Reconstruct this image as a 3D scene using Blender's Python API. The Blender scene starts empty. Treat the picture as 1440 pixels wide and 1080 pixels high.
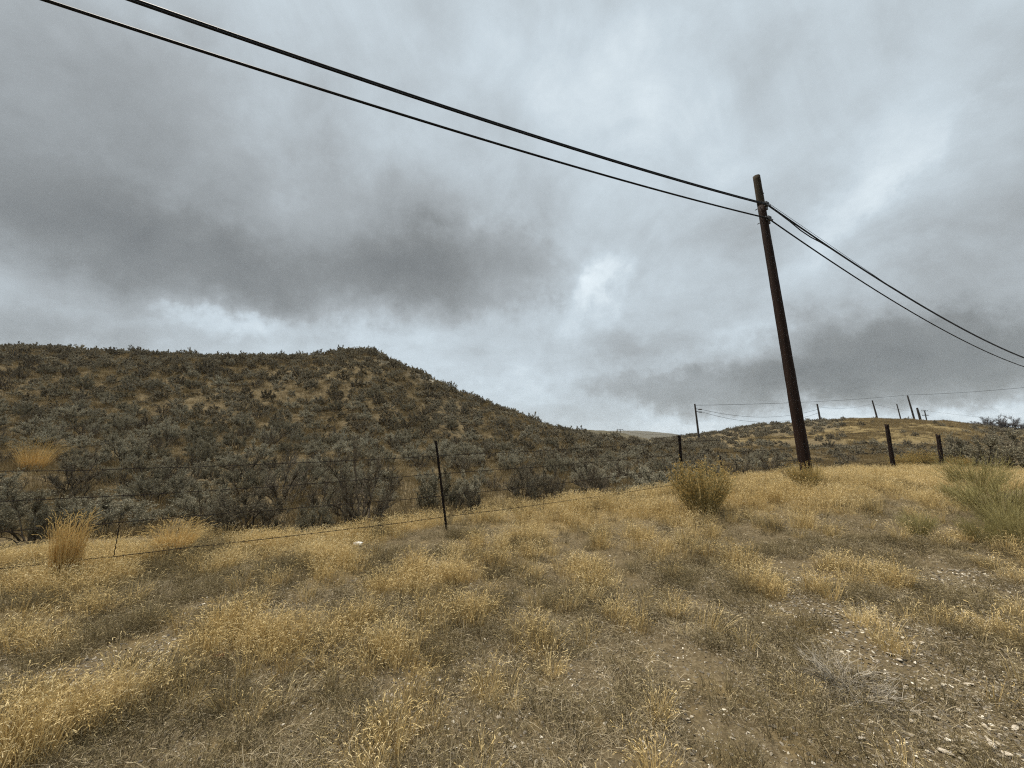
import bpy, math, random
import numpy as np
from mathutils import Vector, Matrix

random.seed(7)
RNG = np.random.default_rng(11)
scene = bpy.context.scene
COL = scene.collection

# ------------------------------------------------------------------ camera
F = 541.0
PITCH = math.radians(8.93)
EYE = 1.6
CP, SP = math.cos(PITCH), math.sin(PITCH)
cam = bpy.data.cameras.new('camera')
cam.sensor_width = 36.0
cam.lens = F / 1440 * 36.0
cam.clip_start = 0.05
cam.clip_end = 9000
camo = bpy.data.objects.new('camera', cam)
camo.location = (0, 0, EYE)
camo.rotation_euler = (math.pi / 2 + PITCH, 0, 0)
COL.objects.link(camo)
scene.camera = camo


def ray(px, py):
    u = (px - 720) / F
    v = (540 - py) / F
    return u, CP - v * SP, SP + v * CP


def P(px, py, Y):
    u, yr, zr = ray(px, py)
    return Vector((u / yr * Y, Y, EYE + zr / yr * Y))


def PX(X, Y, Z):
    """pixel of a world point (numpy)"""
    dz = Z - EYE
    d = Y * CP + dz * SP
    w = -Y * SP + dz * CP
    d = np.where(d > 0.05, d, 0.05)
    return 720 + F * X / d, 540 - F * w / d, d


# ------------------------------------------------------------------ noise
def _hash(ix, iy, s):
    h = (ix * 374761393 + iy * 668265263 + s * 974634777) & 0xFFFFFFFF
    h = ((h ^ (h >> 13)) * 1274126177) & 0xFFFFFFFF
    return ((h ^ (h >> 16)) & 0xFFFF) / 65535.0


def vnoise(x, y, s=0):
    x = np.asarray(x, float); y = np.asarray(y, float)
    ix = np.floor(x).astype(np.int64); iy = np.floor(y).astype(np.int64)
    fx = x - ix; fy = y - iy
    fx = fx * fx * (3 - 2 * fx); fy = fy * fy * (3 - 2 * fy)
    a = _hash(ix, iy, s); b = _hash(ix + 1, iy, s)
    c = _hash(ix, iy + 1, s); d = _hash(ix + 1, iy + 1, s)
    return (a * (1 - fx) + b * fx) * (1 - fy) + (c * (1 - fx) + d * fx) * fy


def fbm(x, y, s=0, o=4):
    t = 0; a = 0.5; n = 0
    for k in range(o):
        t = t + a * vnoise(x * 2 ** k, y * 2 ** k, s + k * 17)
        n += a; a *= 0.5
    return t / n


def sstep(a, b, x):
    t = np.clip((x - a) / (b - a), 0, 1)
    return t * t * (3 - 2 * t)


# ------------------------------------------------------------------ terrain
def pchip(xs, ys, x):
    xs = np.asarray(xs, float); ys = np.asarray(ys, float)
    h = np.diff(xs); d = np.diff(ys) / h
    m = np.zeros_like(xs)
    for i in range(1, len(xs) - 1):
        if d[i - 1] * d[i] > 0:
            w1 = 2 * h[i] + h[i - 1]; w2 = h[i] + 2 * h[i - 1]
            m[i] = (w1 + w2) / (w1 / d[i - 1] + w2 / d[i])
    m[0] = d[0]; m[-1] = d[-1]
    x = np.clip(x, xs[0], xs[-1])
    k = np.clip(np.searchsorted(xs, x, side='right') - 1, 0, len(xs) - 2)
    t = (x - xs[k]) / h[k]
    return ((1 + 2 * t) * (1 - t) ** 2 * ys[k] + t * (1 - t) ** 2 * h[k] * m[k]
            + t * t * (3 - 2 * t) * ys[k + 1] + t * t * (t - 1) * h[k] * m[k + 1])


def zp(Y, py):
    _, yr, zr = ray(720, py)
    return EYE + zr / yr * Y


# image column: list of (depth Y, height z) or (depth Y, pixel row of the ground, 'p')
NEAR = [(0.3, 0.0), (2.5, 0.0)]
PROF = [
    (-500, NEAR + [(3.0, .1), (5, .0), (9, .8), (40, 15), (70, 17), (160, 10), (600, 20), (3500, 30)]),
    (-150, NEAR + [(3.8, .14), (5, .05), (7.5, -.05), (10, .6), (17, 2.6), (48, 508, 'p'), (75, 13), (160, 6), (600, 20), (3500, 30)]),
    (0, NEAR + [(4.2, .17), (6, .05), (8, -.05), (11, .45), (18, 2.3), (50, 506, 'p'), (80, 12), (160, 6), (600, 20), (3500, 30)]),
    (200, NEAR + [(4.9, .16), (6.5, .0), (8.5, -.08), (12, .4), (19, 2.0), (50, 513, 'p'), (80, 11), (160, 6), (600, 20), (3500, 30)]),
    (330, NEAR + [(5.4, .15), (7, -.02), (9, -.1), (12, .25), (20, 1.9), (51, 514, 'p'), (80, 11), (160, 6), (600, 20), (3500, 30)]),
    (430, NEAR + [(5.8, .15), (7.2, -.03), (9, -.1), (12, .2), (20, 1.75), (52, 513, 'p'), (80, 11), (160, 6), (600, 20), (3500, 30)]),
    (505, NEAR + [(6.1, .17), (7.4, .0), (9, -.1), (12, .2), (20, 1.6), (52, 505, 'p'), (80, 11), (160, 6), (600, 20), (3500, 30)]),
    (565, NEAR + [(6.3, .18), (7.6, .05), (9.2, -.1), (12, .15), (20, 1.4), (49, 526, 'p'), (80, 8), (160, 5), (600, 18), (3500, 30)]),
    (630, NEAR + [(6.5, .2), (8, .08), (10, -.1), (13, .1), (22, 1.3), (46, 552, 'p'), (80, 5.5), (160, 4), (600, 16), (3500, 30)]),
    (700, NEAR + [(7.0, .22), (8.4, .1), (10.5, -.1), (14, .05), (23, 1.1), (43, 578, 'p'), (80, 3.5), (160, 4), (600, 14), (3500, 30)]),
    (760, NEAR + [(5, .1), (7.6, .27), (9, .15), (11.5, -.1), (15, .0), (24, .85), (41, 598, 'p'), (80, 2), (160, 613, 'p'), (260, 3), (600, 14), (3500, 30)]),
    (820, NEAR + [(5, .12), (8.0, .32), (9.4, .2), (12, -.1), (16, -.05), (25, .55), (39, 612, 'p'), (80, 1), (160, 605, 'p'), (260, 3), (600, 3), (2600, 612, 'p'), (3500, 30)]),
    (880, NEAR + [(5, .14), (8.6, .37), (10, .25), (13, -.1), (18, -.05), (28, .45), (42, 622, 'p'), (80, 1), (160, 611, 'p'), (260, 2), (600, 2), (2600, 609, 'p'), (3500, 30)]),
    (940, NEAR + [(5, .16), (9.0, .42), (10.5, .3), (14, -.05), (20, .05), (32, .6), (60, 1.3), (100, 617.5, 'p'), (160, 2), (600, 2), (2600, 612, 'p'), (3500, 30)]),
    (1000, NEAR + [(5, .18), (9.2, .5), (11, .4), (15, .0), (22, .1), (40, .8), (62, 1.8), (98, 609, 'p'), (160, 4), (600, 10), (3500, 20)]),
    (1060, NEAR + [(5, .2), (9.3, .6), (11.5, .5), (16, .05), (24, .1), (42, .9), (62, 2.6), (96, 601, 'p'), (160, 5), (600, 10), (3500, 20)]),
    (1135, NEAR + [(5, .25), (9.5, .68), (12.5, .6), (17, .15), (26, .1), (42, .9), (60, 3.0), (95, 595, 'p'), (160, 5), (600, 10), (3500, 20)]),
    (1200, NEAR + [(5, .27), (9.0, .66), (14, .66), (19, .25), (27, .15), (42, 1.1), (58, 3.3), (92, 591.5, 'p'), (160, 5), (600, 10), (3500, 20)]),
    (1250, NEAR + [(5, .27), (8.5, .62), (15.2, .64), (20, .3), (28, .2), (42, 1.2), (58, 3.4), (90, 591, 'p'), (160, 5), (600, 10), (3500, 20)]),
    (1320, NEAR + [(5, .28), (8, .52), (14.5, .47), (18.5, .50), (24, .2), (34, .4), (44, 1.3), (58, 3.3), (88, 593.5, 'p'), (160, 5), (600, 10), (3500, 20)]),
    (1390, NEAR + [(5, .28), (8, .5), (14, .5), (20, .3), (30, .3), (45, 1.4), (60, 2.8), (86, 601, 'p'), (160, 5), (600, 10), (3500, 20)]),
    (1440, NEAR + [(5, .28), (8, .46), (14, .45), (20, .25), (30, .3), (45, 1.3), (60, 2.5), (86, 606, 'p'), (160, 5), (600, 10), (3500, 20)]),
    (1800, NEAR + [(5, .25), (8, .4), (14, .4), (20, .3), (30, .3), (60, 1.8), (100, 3), (160, 5), (600, 10), (3500, 20)]),
]
NR = 420
LR = np.linspace(math.log(0.3), math.log(3500), NR)
_th, _tab = [], []
for px, prof in PROF:
    a = ((px - 720) / F) / ray(720, 625)[1]
    k = math.sqrt(1 + a * a)
    rs, zs = [], []
    for e in prof:
        z = zp(e[0], e[1]) if len(e) == 3 else e[1]
        rr = e[0] * k if e[0] > 2.6 else e[0]
        if rs and rr <= rs[-1] * 1.01:
            rr = rs[-1] * 1.05
        rs.append(rr); zs.append(z)
    rs[-1] = max(rs[-1], 3500)
    _th.append(math.atan(a)); _tab.append(pchip(np.log(rs), zs, LR))
# behind the camera: gentle rolling verge
back = pchip(np.log([0.3, 3, 10, 40, 200, 3500]), [0, 0, -.1, 0, 4, 20], LR)
_th = [-math.pi] + [-2.0] + _th + [2.0, math.pi]
_tab = [back, back] + _tab + [back, back]
_th = np.array(_th); _tab = np.array(_tab)
NT = 1441
TT = np.linspace(-math.pi, math.pi, NT)
TAB = np.zeros((NT, NR))
for j in range(NR):
    TAB[:, j] = pchip(_th, _tab[:, j], TT)
# smooth a little along the azimuth
for _ in range(4):
    TAB[1:-1] = TAB[1:-1] * .5 + .25 * (TAB[:-2] + TAB[2:])


def H0(X, Y):
    th = np.arctan2(X, Y); r = np.maximum(np.hypot(X, Y), 0.3)
    ft = np.clip((th + math.pi) / (2 * math.pi) * (NT - 1), 0, NT - 1.001)
    fr = np.clip((np.log(r) - LR[0]) / (LR[-1] - LR[0]) * (NR - 1), 0, NR - 1.001)
    i = ft.astype(int); j = fr.astype(int)
    a = ft - i; b = fr - j
    return (TAB[i, j] * (1 - a) * (1 - b) + TAB[i + 1, j] * a * (1 - b)
            + TAB[i, j + 1] * (1 - a) * b + TAB[i + 1, j + 1] * a * b)


def HT(X, Y):
    X = np.asarray(X, float); Y = np.asarray(Y, float)
    r = np.hypot(X, Y)
    z = H0(X, Y)
    z = z + (fbm(X * .9 + 31, Y * .9 + 7, 3, 3) - .5) * .16 * np.clip(r / 6, .35, 1.0)
    z = z + (fbm(X * 4 + 11, Y * 4 + 3, 5, 3) - .5) * .05
    z = z + (fbm(X * .16, Y * .16, 9, 3) - .5) * np.clip((r - 14) / 20, 0, 1) * 1.0
    z = z + (fbm(X * .03, Y * .03, 12, 3) - .5) * np.clip((r - 120) / 200, 0, 1) * 5.0
    return z


def hz(x, y):
    return float(HT(np.array([x]), np.array([y]))[0])


def G(px, py, far=90):
    """ground point seen at a pixel"""
    u, yr, zr = ray(px, py)
    Y = np.exp(np.linspace(math.log(1.2), math.log(far), 1500))
    z = EYE + zr / yr * Y
    g = HT(u / yr * Y, Y)
    k = np.argmax(z < g)
    if not (z < g).any():
        k = len(Y) - 1
    return float(u / yr * Y[k]), float(Y[k])


def dF(X, Y):
    """signed distance to the fence line, negative on the camera's side"""
    return (Y - 7 - .56 * X) * .8725


# ------------------------------------------------------------------ helpers
def mesh_obj(name, verts, faces, mat, parent=None, smooth=False, link=True, attr=None):
    me = bpy.data.meshes.new(name)
    me.from_pydata([tuple(v) for v in verts], [], faces)
    if attr is not None:
        for k, v in attr.items():
            at = me.attributes.new(k, 'FLOAT', 'POINT')
            at.data.foreach_set('value', np.asarray(v, np.float32))
    me.materials.append(mat)
    if smooth:
        me.polygons.foreach_set('use_smooth', [True] * len(me.polygons))
    me.update()
    o = bpy.data.objects.new(name, me)
    if link:
        COL.objects.link(o)
    if parent is not None:
        o.parent = parent
    return o


def tag(o, label=None, cat=None, group=None, kind=None):
    if label: o['label'] = label
    if cat: o['category'] = cat
    if group: o['group'] = group
    if kind: o['kind'] = kind
    return o


def empty(name, loc, rz=0.0, sc=1.0):
    o = bpy.data.objects.new(name, None)
    o.empty_display_size = 0.2
    o.location = loc; o.rotation_euler = (0, 0, rz); o.scale = (sc, sc, sc) if not hasattr(sc, '__len__') else sc
    COL.objects.link(o)
    return o


class MB:
    def __init__(self):
        self.v = []; self.f = []; self.a = []

    def tube(self, pts, rad, n=6, cap=True, val=0.0):
        pts = [Vector(p) for p in pts]
        m = len(pts)
        if not hasattr(rad, '__len__'): rad = [rad] * m
        b = len(self.v)
        ref = None
        for i, p in enumerate(pts):
            t = (pts[min(i + 1, m - 1)] - pts[max(i - 1, 0)])
            if t.length < 1e-9: t = Vector((0, 0, 1))
            t.normalize()
            if ref is None:
                ref = t.orthogonal().normalized()
            ref = (ref - t * ref.dot(t))
            if ref.length < 1e-6: ref = t.orthogonal()
            ref.normalize()
            q = t.cross(ref)
            for k in range(n):
                an = 2 * math.pi * k / n
                self.v.append(p + (ref * math.cos(an) + q * math.sin(an)) * rad[i]); self.a.append(val)
        for i in range(m - 1):
            for k in range(n):
                k2 = (k + 1) % n
                self.f.append((b + i * n + k, b + i * n + k2, b + (i + 1) * n + k2, b + (i + 1) * n + k))
        if cap:
            self.f.append(tuple(b + k for k in reversed(range(n))))
            self.f.append(tuple(b + (m - 1) * n + k for k in range(n)))

    def box(self, c, s, rot=None):
        b = len(self.v)
        c = Vector(c)
        for x in (-1, 1):
            for y in (-1, 1):
                for z in (-1, 1):
                    w = Vector((x * s[0] / 2, y * s[1] / 2, z * s[2] / 2))
                    if rot is not None: w = rot @ w
                    self.v.append(c + w); self.a.append(0.0)
        for q in ((0, 1, 3, 2), (4, 6, 7, 5), (0, 4, 5, 1), (2, 3, 7, 6), (0, 2, 6, 4), (1, 5, 7, 3)):
            self.f.append(tuple(b + i for i in q))

    def leaf(self, p, d, side, L, W, val=0.0):
        """diamond leaf from p along d"""
        b = len(self.v)
        self.v += [p, p + d * (L * .5) + side * (W * .5), p + d * L, p + d * (L * .5) - side * (W * .5)]
        self.a += [val] * 4
        self.f.append((b, b + 1, b + 2, b + 3))

    def blade(self, pts, w, side, val=0.0):
        b = len(self.v); m = len(pts)
        for i, p in enumerate(pts):
            ww = w * (1 - .75 * i / (m - 1)) / 2
            self.v += [p + side * ww, p - side * ww]; self.a += [val] * 2
        for i in range(m - 1):
            self.f.append((b + 2 * i, b + 2 * i + 1, b + 2 * i + 3, b + 2 * i + 2))

    def build(self, name, mat, parent=None, smooth=False, link=True):
        return mesh_obj(name, self.v, self.f, mat, parent, smooth, link, {'var': self.a})


# ------------------------------------------------------------------ materials
def new_mat(name):
    m = bpy.data.materials.new(name); m.use_nodes = True
    nt = m.node_tree
    for n in list(nt.nodes): nt.nodes.remove(n)
    return m, nt, nt.nodes, nt.links


def N(nt, kind, **kw):
    n = nt.nodes.new(kind)
    for k, v in kw.items(): setattr(n, k, v)
    return n


def ramp(nt, stops, fac):
    r = nt.nodes.new('ShaderNodeValToRGB')
    el = r.color_ramp.elements
    while len(el) < len(stops): el.new(0.5)
    for e, (p, c) in zip(el, stops):
        e.position = p; e.color = (c[0], c[1], c[2], 1)
    nt.links.new(fac, r.inputs[0])
    return r.outputs[0]


def plant_mat(name, stops, translucent=.25, inst=.5, rough=.9):
    """colour runs along a ramp by (per leaf value, per plant random)"""
    m, nt, nd, lk = new_mat(name)
    at = N(nt, 'ShaderNodeAttribute'); at.attribute_name = 'var'
    oi = N(nt, 'ShaderNodeObjectInfo')
    mx = N(nt, 'ShaderNodeMix'); mx.data_type = 'FLOAT'
    mx.inputs[0].default_value = inst
    lk.new(at.outputs['Fac'], mx.inputs[2]); lk.new(oi.outputs['Random'], mx.inputs[3])
    col = ramp(nt, stops, mx.outputs[0])
    di = N(nt, 'ShaderNodeBsdfDiffuse'); lk.new(col, di.inputs[0])
    tr = N(nt, 'ShaderNodeBsdfTranslucent'); lk.new(col, tr.inputs[0])
    ms = N(nt, 'ShaderNodeMixShader'); ms.inputs[0].default_value = translucent
    lk.new(di.outputs[0], ms.inputs[1]); lk.new(tr.outputs[0], ms.inputs[2])
    out = N(nt, 'ShaderNodeOutputMaterial'); lk.new(ms.outputs[0], out.inputs[0])
    return m


M_gold = plant_mat('dry_cheatgrass', [(0, (.15, .095, .036)), (.25, (.36, .252, .102)), (.55, (.56, .425, .195)), (.82, (.72, .58, .32)), (1, (.80, .69, .46))], .3, .4)
M_short = plant_mat('short_dry_grass', [(0, (.050, .040, .022)), (.4, (.140, .113, .062)), (.75, (.27, .215, .115)), (1, (.46, .38, .22))], .25, .5)
M_litter = plant_mat('straw_litter', [(0, (.09, .072, .045)), (.5, (.23, .188, .118)), (1, (.54, .46, .32))], .15, .3)
M_hillgrass = plant_mat('hillside_dry_grass', [(0, (.10, .075, .040)), (.5, (.20, .15, .078)), (1, (.32, .25, .13))], .25, .6)
M_bunch = plant_mat('tall_bunchgrass', [(0, (.28, .16, .05)), (.45, (.52, .34, .12)), (1, (.70, .53, .26))], .3, .2)
M_sage = plant_mat('sage_leaves', [(0, (.095, .082, .052)), (.35, (.195, .175, .120)), (.7, (.31, .285, .208)), (1, (.47, .445, .34))], .1, .6)
M_sagedark = plant_mat('dark_sage_leaves', [(0, (.055, .046, .030)), (.5, (.12, .104, .072)), (1, (.24, .21, .15))], .15, .5)
M_sagefar = plant_mat('hillside_sage_leaves', [(0, (.095, .077, .050)), (.4, (.195, .168, .117)), (.75, (.31, .28, .205)), (1, (.47, .435, .335))], .1, .55)
M_stem = plant_mat('sage_bark', [(0, (.034, .026, .018)), (.5, (.085, .068, .049)), (1, (.20, .165, .125))], 0, .3)
M_rabst = plant_mat('rabbitbrush_stems', [(0, (.15, .12, .05)), (.5, (.25, .20, .085)), (1, (.36, .30, .14))], .2, .4)
M_rabgr = plant_mat('green_rabbitbrush_stems', [(0, (.20, .165, .065)), (.5, (.31, .27, .115)), (1, (.44, .39, .20))], .3, .35)
M_rabhd = plant_mat('rabbitbrush_seed_fluff', [(0, (.26, .16, .04)), (.5, (.40, .27, .09)), (1, (.55, .42, .20))], .3, .3)
M_dead = plant_mat('dead_grey_twigs', [(0, (.11, .095, .072)), (.5, (.24, .21, .165)), (1, (.40, .36, .29))], 0, .2)
M_bare = plant_mat('bare_tree_twigs', [(0, (.05, .042, .038)), (1, (.13, .115, .11))], 0, .3)


def surf_mat(name, c1, c2, scale=(4, 4, 4), rough=.8, bump=.3, metallic=0.0, detail=6, dist=0.02, spec=.12):
    m, nt, nd, lk = new_mat(name)
    tc = N(nt, 'ShaderNodeTexCoord'); mp = N(nt, 'ShaderNodeMapping')
    mp.inputs['Scale'].default_value = scale
    lk.new(tc.outputs['Object'], mp.inputs[0])
    no = N(nt, 'ShaderNodeTexNoise'); no.inputs['Scale'].default_value = 1; no.inputs['Detail'].default_value = detail
    no.inputs['Roughness'].default_value = .65
    lk.new(mp.outputs[0], no.inputs[0])
    col = ramp(nt, [(.3, c1), (.7, c2)], no.outputs[0])
    b = N(nt, 'ShaderNodeBsdfPrincipled'); lk.new(col, b.inputs['Base Color'])
    b.inputs['Roughness'].default_value = rough; b.inputs['Metallic'].default_value = metallic
    b.inputs['Specular IOR Level'].default_value = spec
    bp = N(nt, 'ShaderNodeBump'); bp.inputs['Strength'].default_value = bump; bp.inputs['Distance'].default_value = dist
    lk.new(no.outputs[0], bp.inputs['Height']); lk.new(bp.outputs[0], b.inputs['Normal'])
    out = N(nt, 'ShaderNodeOutputMaterial'); lk.new(b.outputs[0], out.inputs[0])
    return m


M_pole = surf_mat('creosoted_pole_wood', (.004, .0028, .0023), (.034, .018, .012), (30, 30, 1.6), .75, .6)
M_poletop = surf_mat('weathered_pole_top', (.014, .010, .006), (.060, .046, .028), (30, 30, 2), .85, .6)
M_farpole = surf_mat('distant_pole_wood', (.02, .017, .015), (.06, .05, .042), (8, 8, .5), .85, .2)
M_wood = surf_mat('dark_post_wood', (.006, .004, .003), (.022, .012, .009), (40, 40, 3), .85, .6)
M_steel = surf_mat('rusty_steel_post', (.008, .006, .005), (.026, .017, .013), (30, 30, 12), .75, .3)
M_wire = surf_mat('rusty_wire', (.010, .008, .006), (.030, .022, .018), (60, 60, 60), .7, .1, .3)
M_cable = surf_mat('black_cable', (.006, .006, .007), (.012, .012, .013), (10, 10, 10), .6, .1)
M_galv = surf_mat('dull_hardware_steel', (.03, .03, .032), (.09, .09, .09), (40, 40, 40), .5, .2, .7)
M_stone = surf_mat('pale_shale', (.28, .23, .17), (.62, .56, .46), (14, 14, 14), .9, .4)
M_white = surf_mat('white_stone', (.70, .69, .66), (.86, .85, .83), (9, 9, 9), .9, .4)
M_clod = surf_mat('brown_clod', (.05, .022, .014), (.13, .06, .035), (30, 30, 30), .95, .5)


def chip_mat():
    m, nt, nd, lk = new_mat('shale_chips')
    oi = N(nt, 'ShaderNodeObjectInfo')
    col = ramp(nt, [(0, (.07, .06, .045)), (.5, (.15, .125, .09)), (.8, (.27, .23, .17)), (.93, (.44, .39, .30)), (1, (.66, .61, .51))], oi.outputs['Random'])
    b = N(nt, 'ShaderNodeBsdfPrincipled'); lk.new(col, b.inputs['Base Color']); b.inputs['Roughness'].default_value = .9
    out = N(nt, 'ShaderNodeOutputMaterial'); lk.new(b.outputs[0], out.inputs[0])
    return m


M_chip = chip_mat()


def ground_mat():
    m, nt, nd, lk = new_mat('dry_ground')
    tc = N(nt, 'ShaderNodeTexCoord')
    pos = tc.outputs['Object']

    def noise(s, d=5, r=.6):
        n = N(nt, 'ShaderNodeTexNoise'); n.inputs['Scale'].default_value = s; n.inputs['Detail'].default_value = d
        n.inputs['Roughness'].default_value = r
        lk.new(pos, n.inputs[0]); return n.outputs[0]

    soil = ramp(nt, [(.3, (.045, .034, .020)), (.5, (.095, .074, .044)), (.7, (.165, .130, .080))], noise(14, 9, .8))
    vo = N(nt, 'ShaderNodeTexVoronoi'); vo.inputs['Scale'].default_value = 55; lk.new(pos, vo.inputs[0])
    speck = ramp(nt, [(0, (.040, .031, .019)), (.5, (.115, .092, .058)), (.85, (.20, .165, .11)), (1, (.34, .29, .20))], vo.outputs['Color'])
    mx = N(nt, 'ShaderNodeMix'); mx.data_type = 'RGBA'; mx.inputs[0].default_value = .45
    lk.new(soil, mx.inputs[6]); lk.new(speck, mx.inputs[7])
    # dry thatch where the grass grows
    that = ramp(nt, [(.3, (.10, .072, .036)), (.6, (.21, .155, .075)), (.8, (.31, .235, .12))], noise(30, 6, .75))
    ag = N(nt, 'ShaderNodeAttribute'); ag.attribute_name = 'grassy'
    m2 = N(nt, 'ShaderNodeMix'); m2.data_type = 'RGBA'
    lk.new(ag.outputs['Fac'], m2.inputs[0]); lk.new(mx.outputs[2], m2.inputs[6]); lk.new(that, m2.inputs[7])
    # hillside soil with thin grass
    hill = ramp(nt, [(.36, (.060, .046, .028)), (.5, (.115, .090, .052)), (.66, (.185, .148, .09))], noise(3.2, 9, .85))
    ah = N(nt, 'ShaderNodeAttribute'); ah.attribute_name = 'hill'
    m3 = N(nt, 'ShaderNodeMix'); m3.data_type = 'RGBA'
    lk.new(ah.outputs['Fac'], m3.inputs[0]); lk.new(m2.outputs[2], m3.inputs[6]); lk.new(hill, m3.inputs[7])
    pl = ramp(nt, [(.35, (.24, .22, .175)), (.65, (.50, .47, .39))], noise(1.7, 8, .8))
    ap = N(nt, 'ShaderNodeAttribute'); ap.attribute_name = 'pale'
    m3b = N(nt, 'ShaderNodeMix'); m3b.data_type = 'RGBA'
    lk.new(ap.outputs['Fac'], m3b.inputs[0]); lk.new(m3.outputs[2], m3b.inputs[6]); lk.new(pl, m3b.inputs[7])
    m3 = m3b
    # golden meadow on the far rise
    mead = ramp(nt, [(.36, (.10, .076, .038)), (.5, (.17, .130, .064)), (.66, (.23, .18, .092))], noise(.9, 10, .85))
    am = N(nt, 'ShaderNodeAttribute'); am.attribute_name = 'meadow'
    m4 = N(nt, 'ShaderNodeMix'); m4.data_type = 'RGBA'
    lk.new(am.outputs['Fac'], m4.inputs[0]); lk.new(m3.outputs[2], m4.inputs[6]); lk.new(mead, m4.inputs[7])
    # sage speckled hills in the distance
    farc = ramp(nt, [(.38, (.045, .042, .032)), (.5, (.085, .076, .052)), (.65, (.13, .11, .07))], noise(.22, 10, .8))
    af = N(nt, 'ShaderNodeAttribute'); af.attribute_name = 'distant'
    m5 = N(nt, 'ShaderNodeMix'); m5.data_type = 'RGBA'
    lk.new(af.outputs['Fac'], m5.inputs[0]); lk.new(m4.outputs[2], m5.inputs[6]); lk.new(farc, m5.inputs[7])
    b = N(nt, 'ShaderNodeBsdfDiffuse'); lk.new(m5.outputs[2], b.inputs[0])
    bp = N(nt, 'ShaderNodeBump'); bp.inputs['Strength'].default_value = .8; bp.inputs['Distance'].default_value = .03
    lk.new(noise(28, 8, .7), bp.inputs['Height']); lk.new(bp.outputs[0], b.inputs['Normal'])
    out = N(nt, 'ShaderNodeOutputMaterial'); lk.new(b.outputs[0], out.inputs[0])
    return m


# ------------------------------------------------------------------ cover maps
TUFTS = [  # pixel x, y, radius (m), strength : clumps of tall cheatgrass one can place
    (440, 800, .42, 1), (500, 795, .3, .8), (310, 895, .26, 1), (385, 915, .28, 1), (260, 950, .25, .9), (600, 920, .25, 1),
    (530, 925, .22, .8), (490, 880, .22, .7), (560, 830, .35, .8), (700, 800, .35, .7), (620, 815, .3, .7), (200, 885, .3, .7),
    (60, 1040, .35, 1), (150, 1000, .28, 1), (20, 1000, .3, .9), (230, 985, .2, .8), (90, 920, .28, .8), (600, 1020, .12, .8),
    (560, 1045, .12, .8), (690, 980, .12, .8), (370, 1000, .14, .7), (800, 850, .28, .8), (830, 820, .25, .7), (1065, 830, .25, 1),
    (1145, 890, .14, .8), (1040, 800, .3, .6), (1220, 880, .12, .6), (960, 780, .4, .6), (880, 880, .16, .5), (310, 1060, .12, .6),
    (1190, 805, .3, .5), (1340, 880, .3, .4), (740, 770, .4, .7), (130, 860, .3, .5), (10, 900, .2, .8), (470, 930, .2, .6),
    (640, 870, .22, .6), (740, 905, .16, .6), (770, 950, .14, .5), (980, 960, .12, .4), (900, 990, .1, .4), (820, 1020, .1, .4), (1120, 1020, .12, .3)]
TP = [(G(a, b), r, s) for a, b, r, s in TUFTS]
TP += [((P(705, 700, 10.6).x, 10.6), 1.0, .9), ((P(680, 700, 10.2).x, 10.2), .7, .8), ((P(285, 740, 6.6).x, 6.6), .6, .8), (G(85, 842), .38, .9), (G(243, 795), .42, .9), (G(20, 850), .4, .8)]
BARE = [(G(120, 945), .38, 1.0), (G(230, 925), .22, .9), (G(40, 955), .3, .9), (G(560, 990), .22, .6), (G(900, 790), .35, .6), (G(900, 940), .3, .5),
        (G(700, 1050), .25, .6), (G(1330, 960), .5, .9), (G(1420, 1030), .5, 1.0), (G(1250, 880), .3, .8), (G(1380, 830), .7, .7), (G(1150, 860), .3, .6),
        (G(1300, 1050), .3, .7), (G(480, 1060), .2, .6), (G(640, 1000), .22, .6), (G(820, 965), .28, .5), (G(960, 1035), .3, .6), (G(1080, 930), .25, .5), (G(660, 950), .2, .4), (G(1020, 880), .25, .4)]


def band(X, Y):
    d = dF(X, Y)
    lo = np.interp(X, [-7, -4.5, -2, -1, 0.5, 2.7, 5, 8.6, 14], [-.3, -.3, .2, .2, -.7, -1.6, -2.6, -3.5, -3.8])
    hi = np.interp(X, [-7, -2.5, -1.2, 0, 4, 9, 14], [1.6, .9, .9, 1.3, 1.8, 1.2, .0])
    n = (fbm(X * 1.3, Y * 1.3, 41, 3) - .5) * 1.6
    return sstep(lo - .35, lo + .35, d + n) * (1 - sstep(hi - .3, hi + .5, d + n * 1.3))


def bareness(X, Y):
    b = np.zeros_like(X)
    for (c, r, s) in BARE:
        q = ((X - c[0]) ** 2 + (Y - c[1]) ** 2) / (r * r)
        b = np.maximum(b, s * np.exp(-q))
    return b


_rc = np.random.default_rng(5)
CL = []
for _try in range(9000):
    cy = math.sqrt(_rc.uniform(1.4 ** 2, 7.6 ** 2)); cxx = _rc.uniform(-1.45, 1.45) * cy
    pr = np.interp(cxx, [-4, -1, .6, 2, 4, 7], [1, .85, .6, .32, .3, .35])
    if _rc.random() < pr and dF(cxx, cy) < .6:
        r_ = (.05 + .17 * _rc.random() ** 1.7) * (.72 + .07 * cy)
        if all((a_ - cxx) ** 2 + (b_ - cy) ** 2 > (1.12 * (r_ + c_) + .05 * pr) ** 2 for a_, b_, c_, _ in CL) and len(CL) < 300:
            CL.append((cxx, cy, r_, _rc.uniform(.5, 1.0)))


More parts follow.
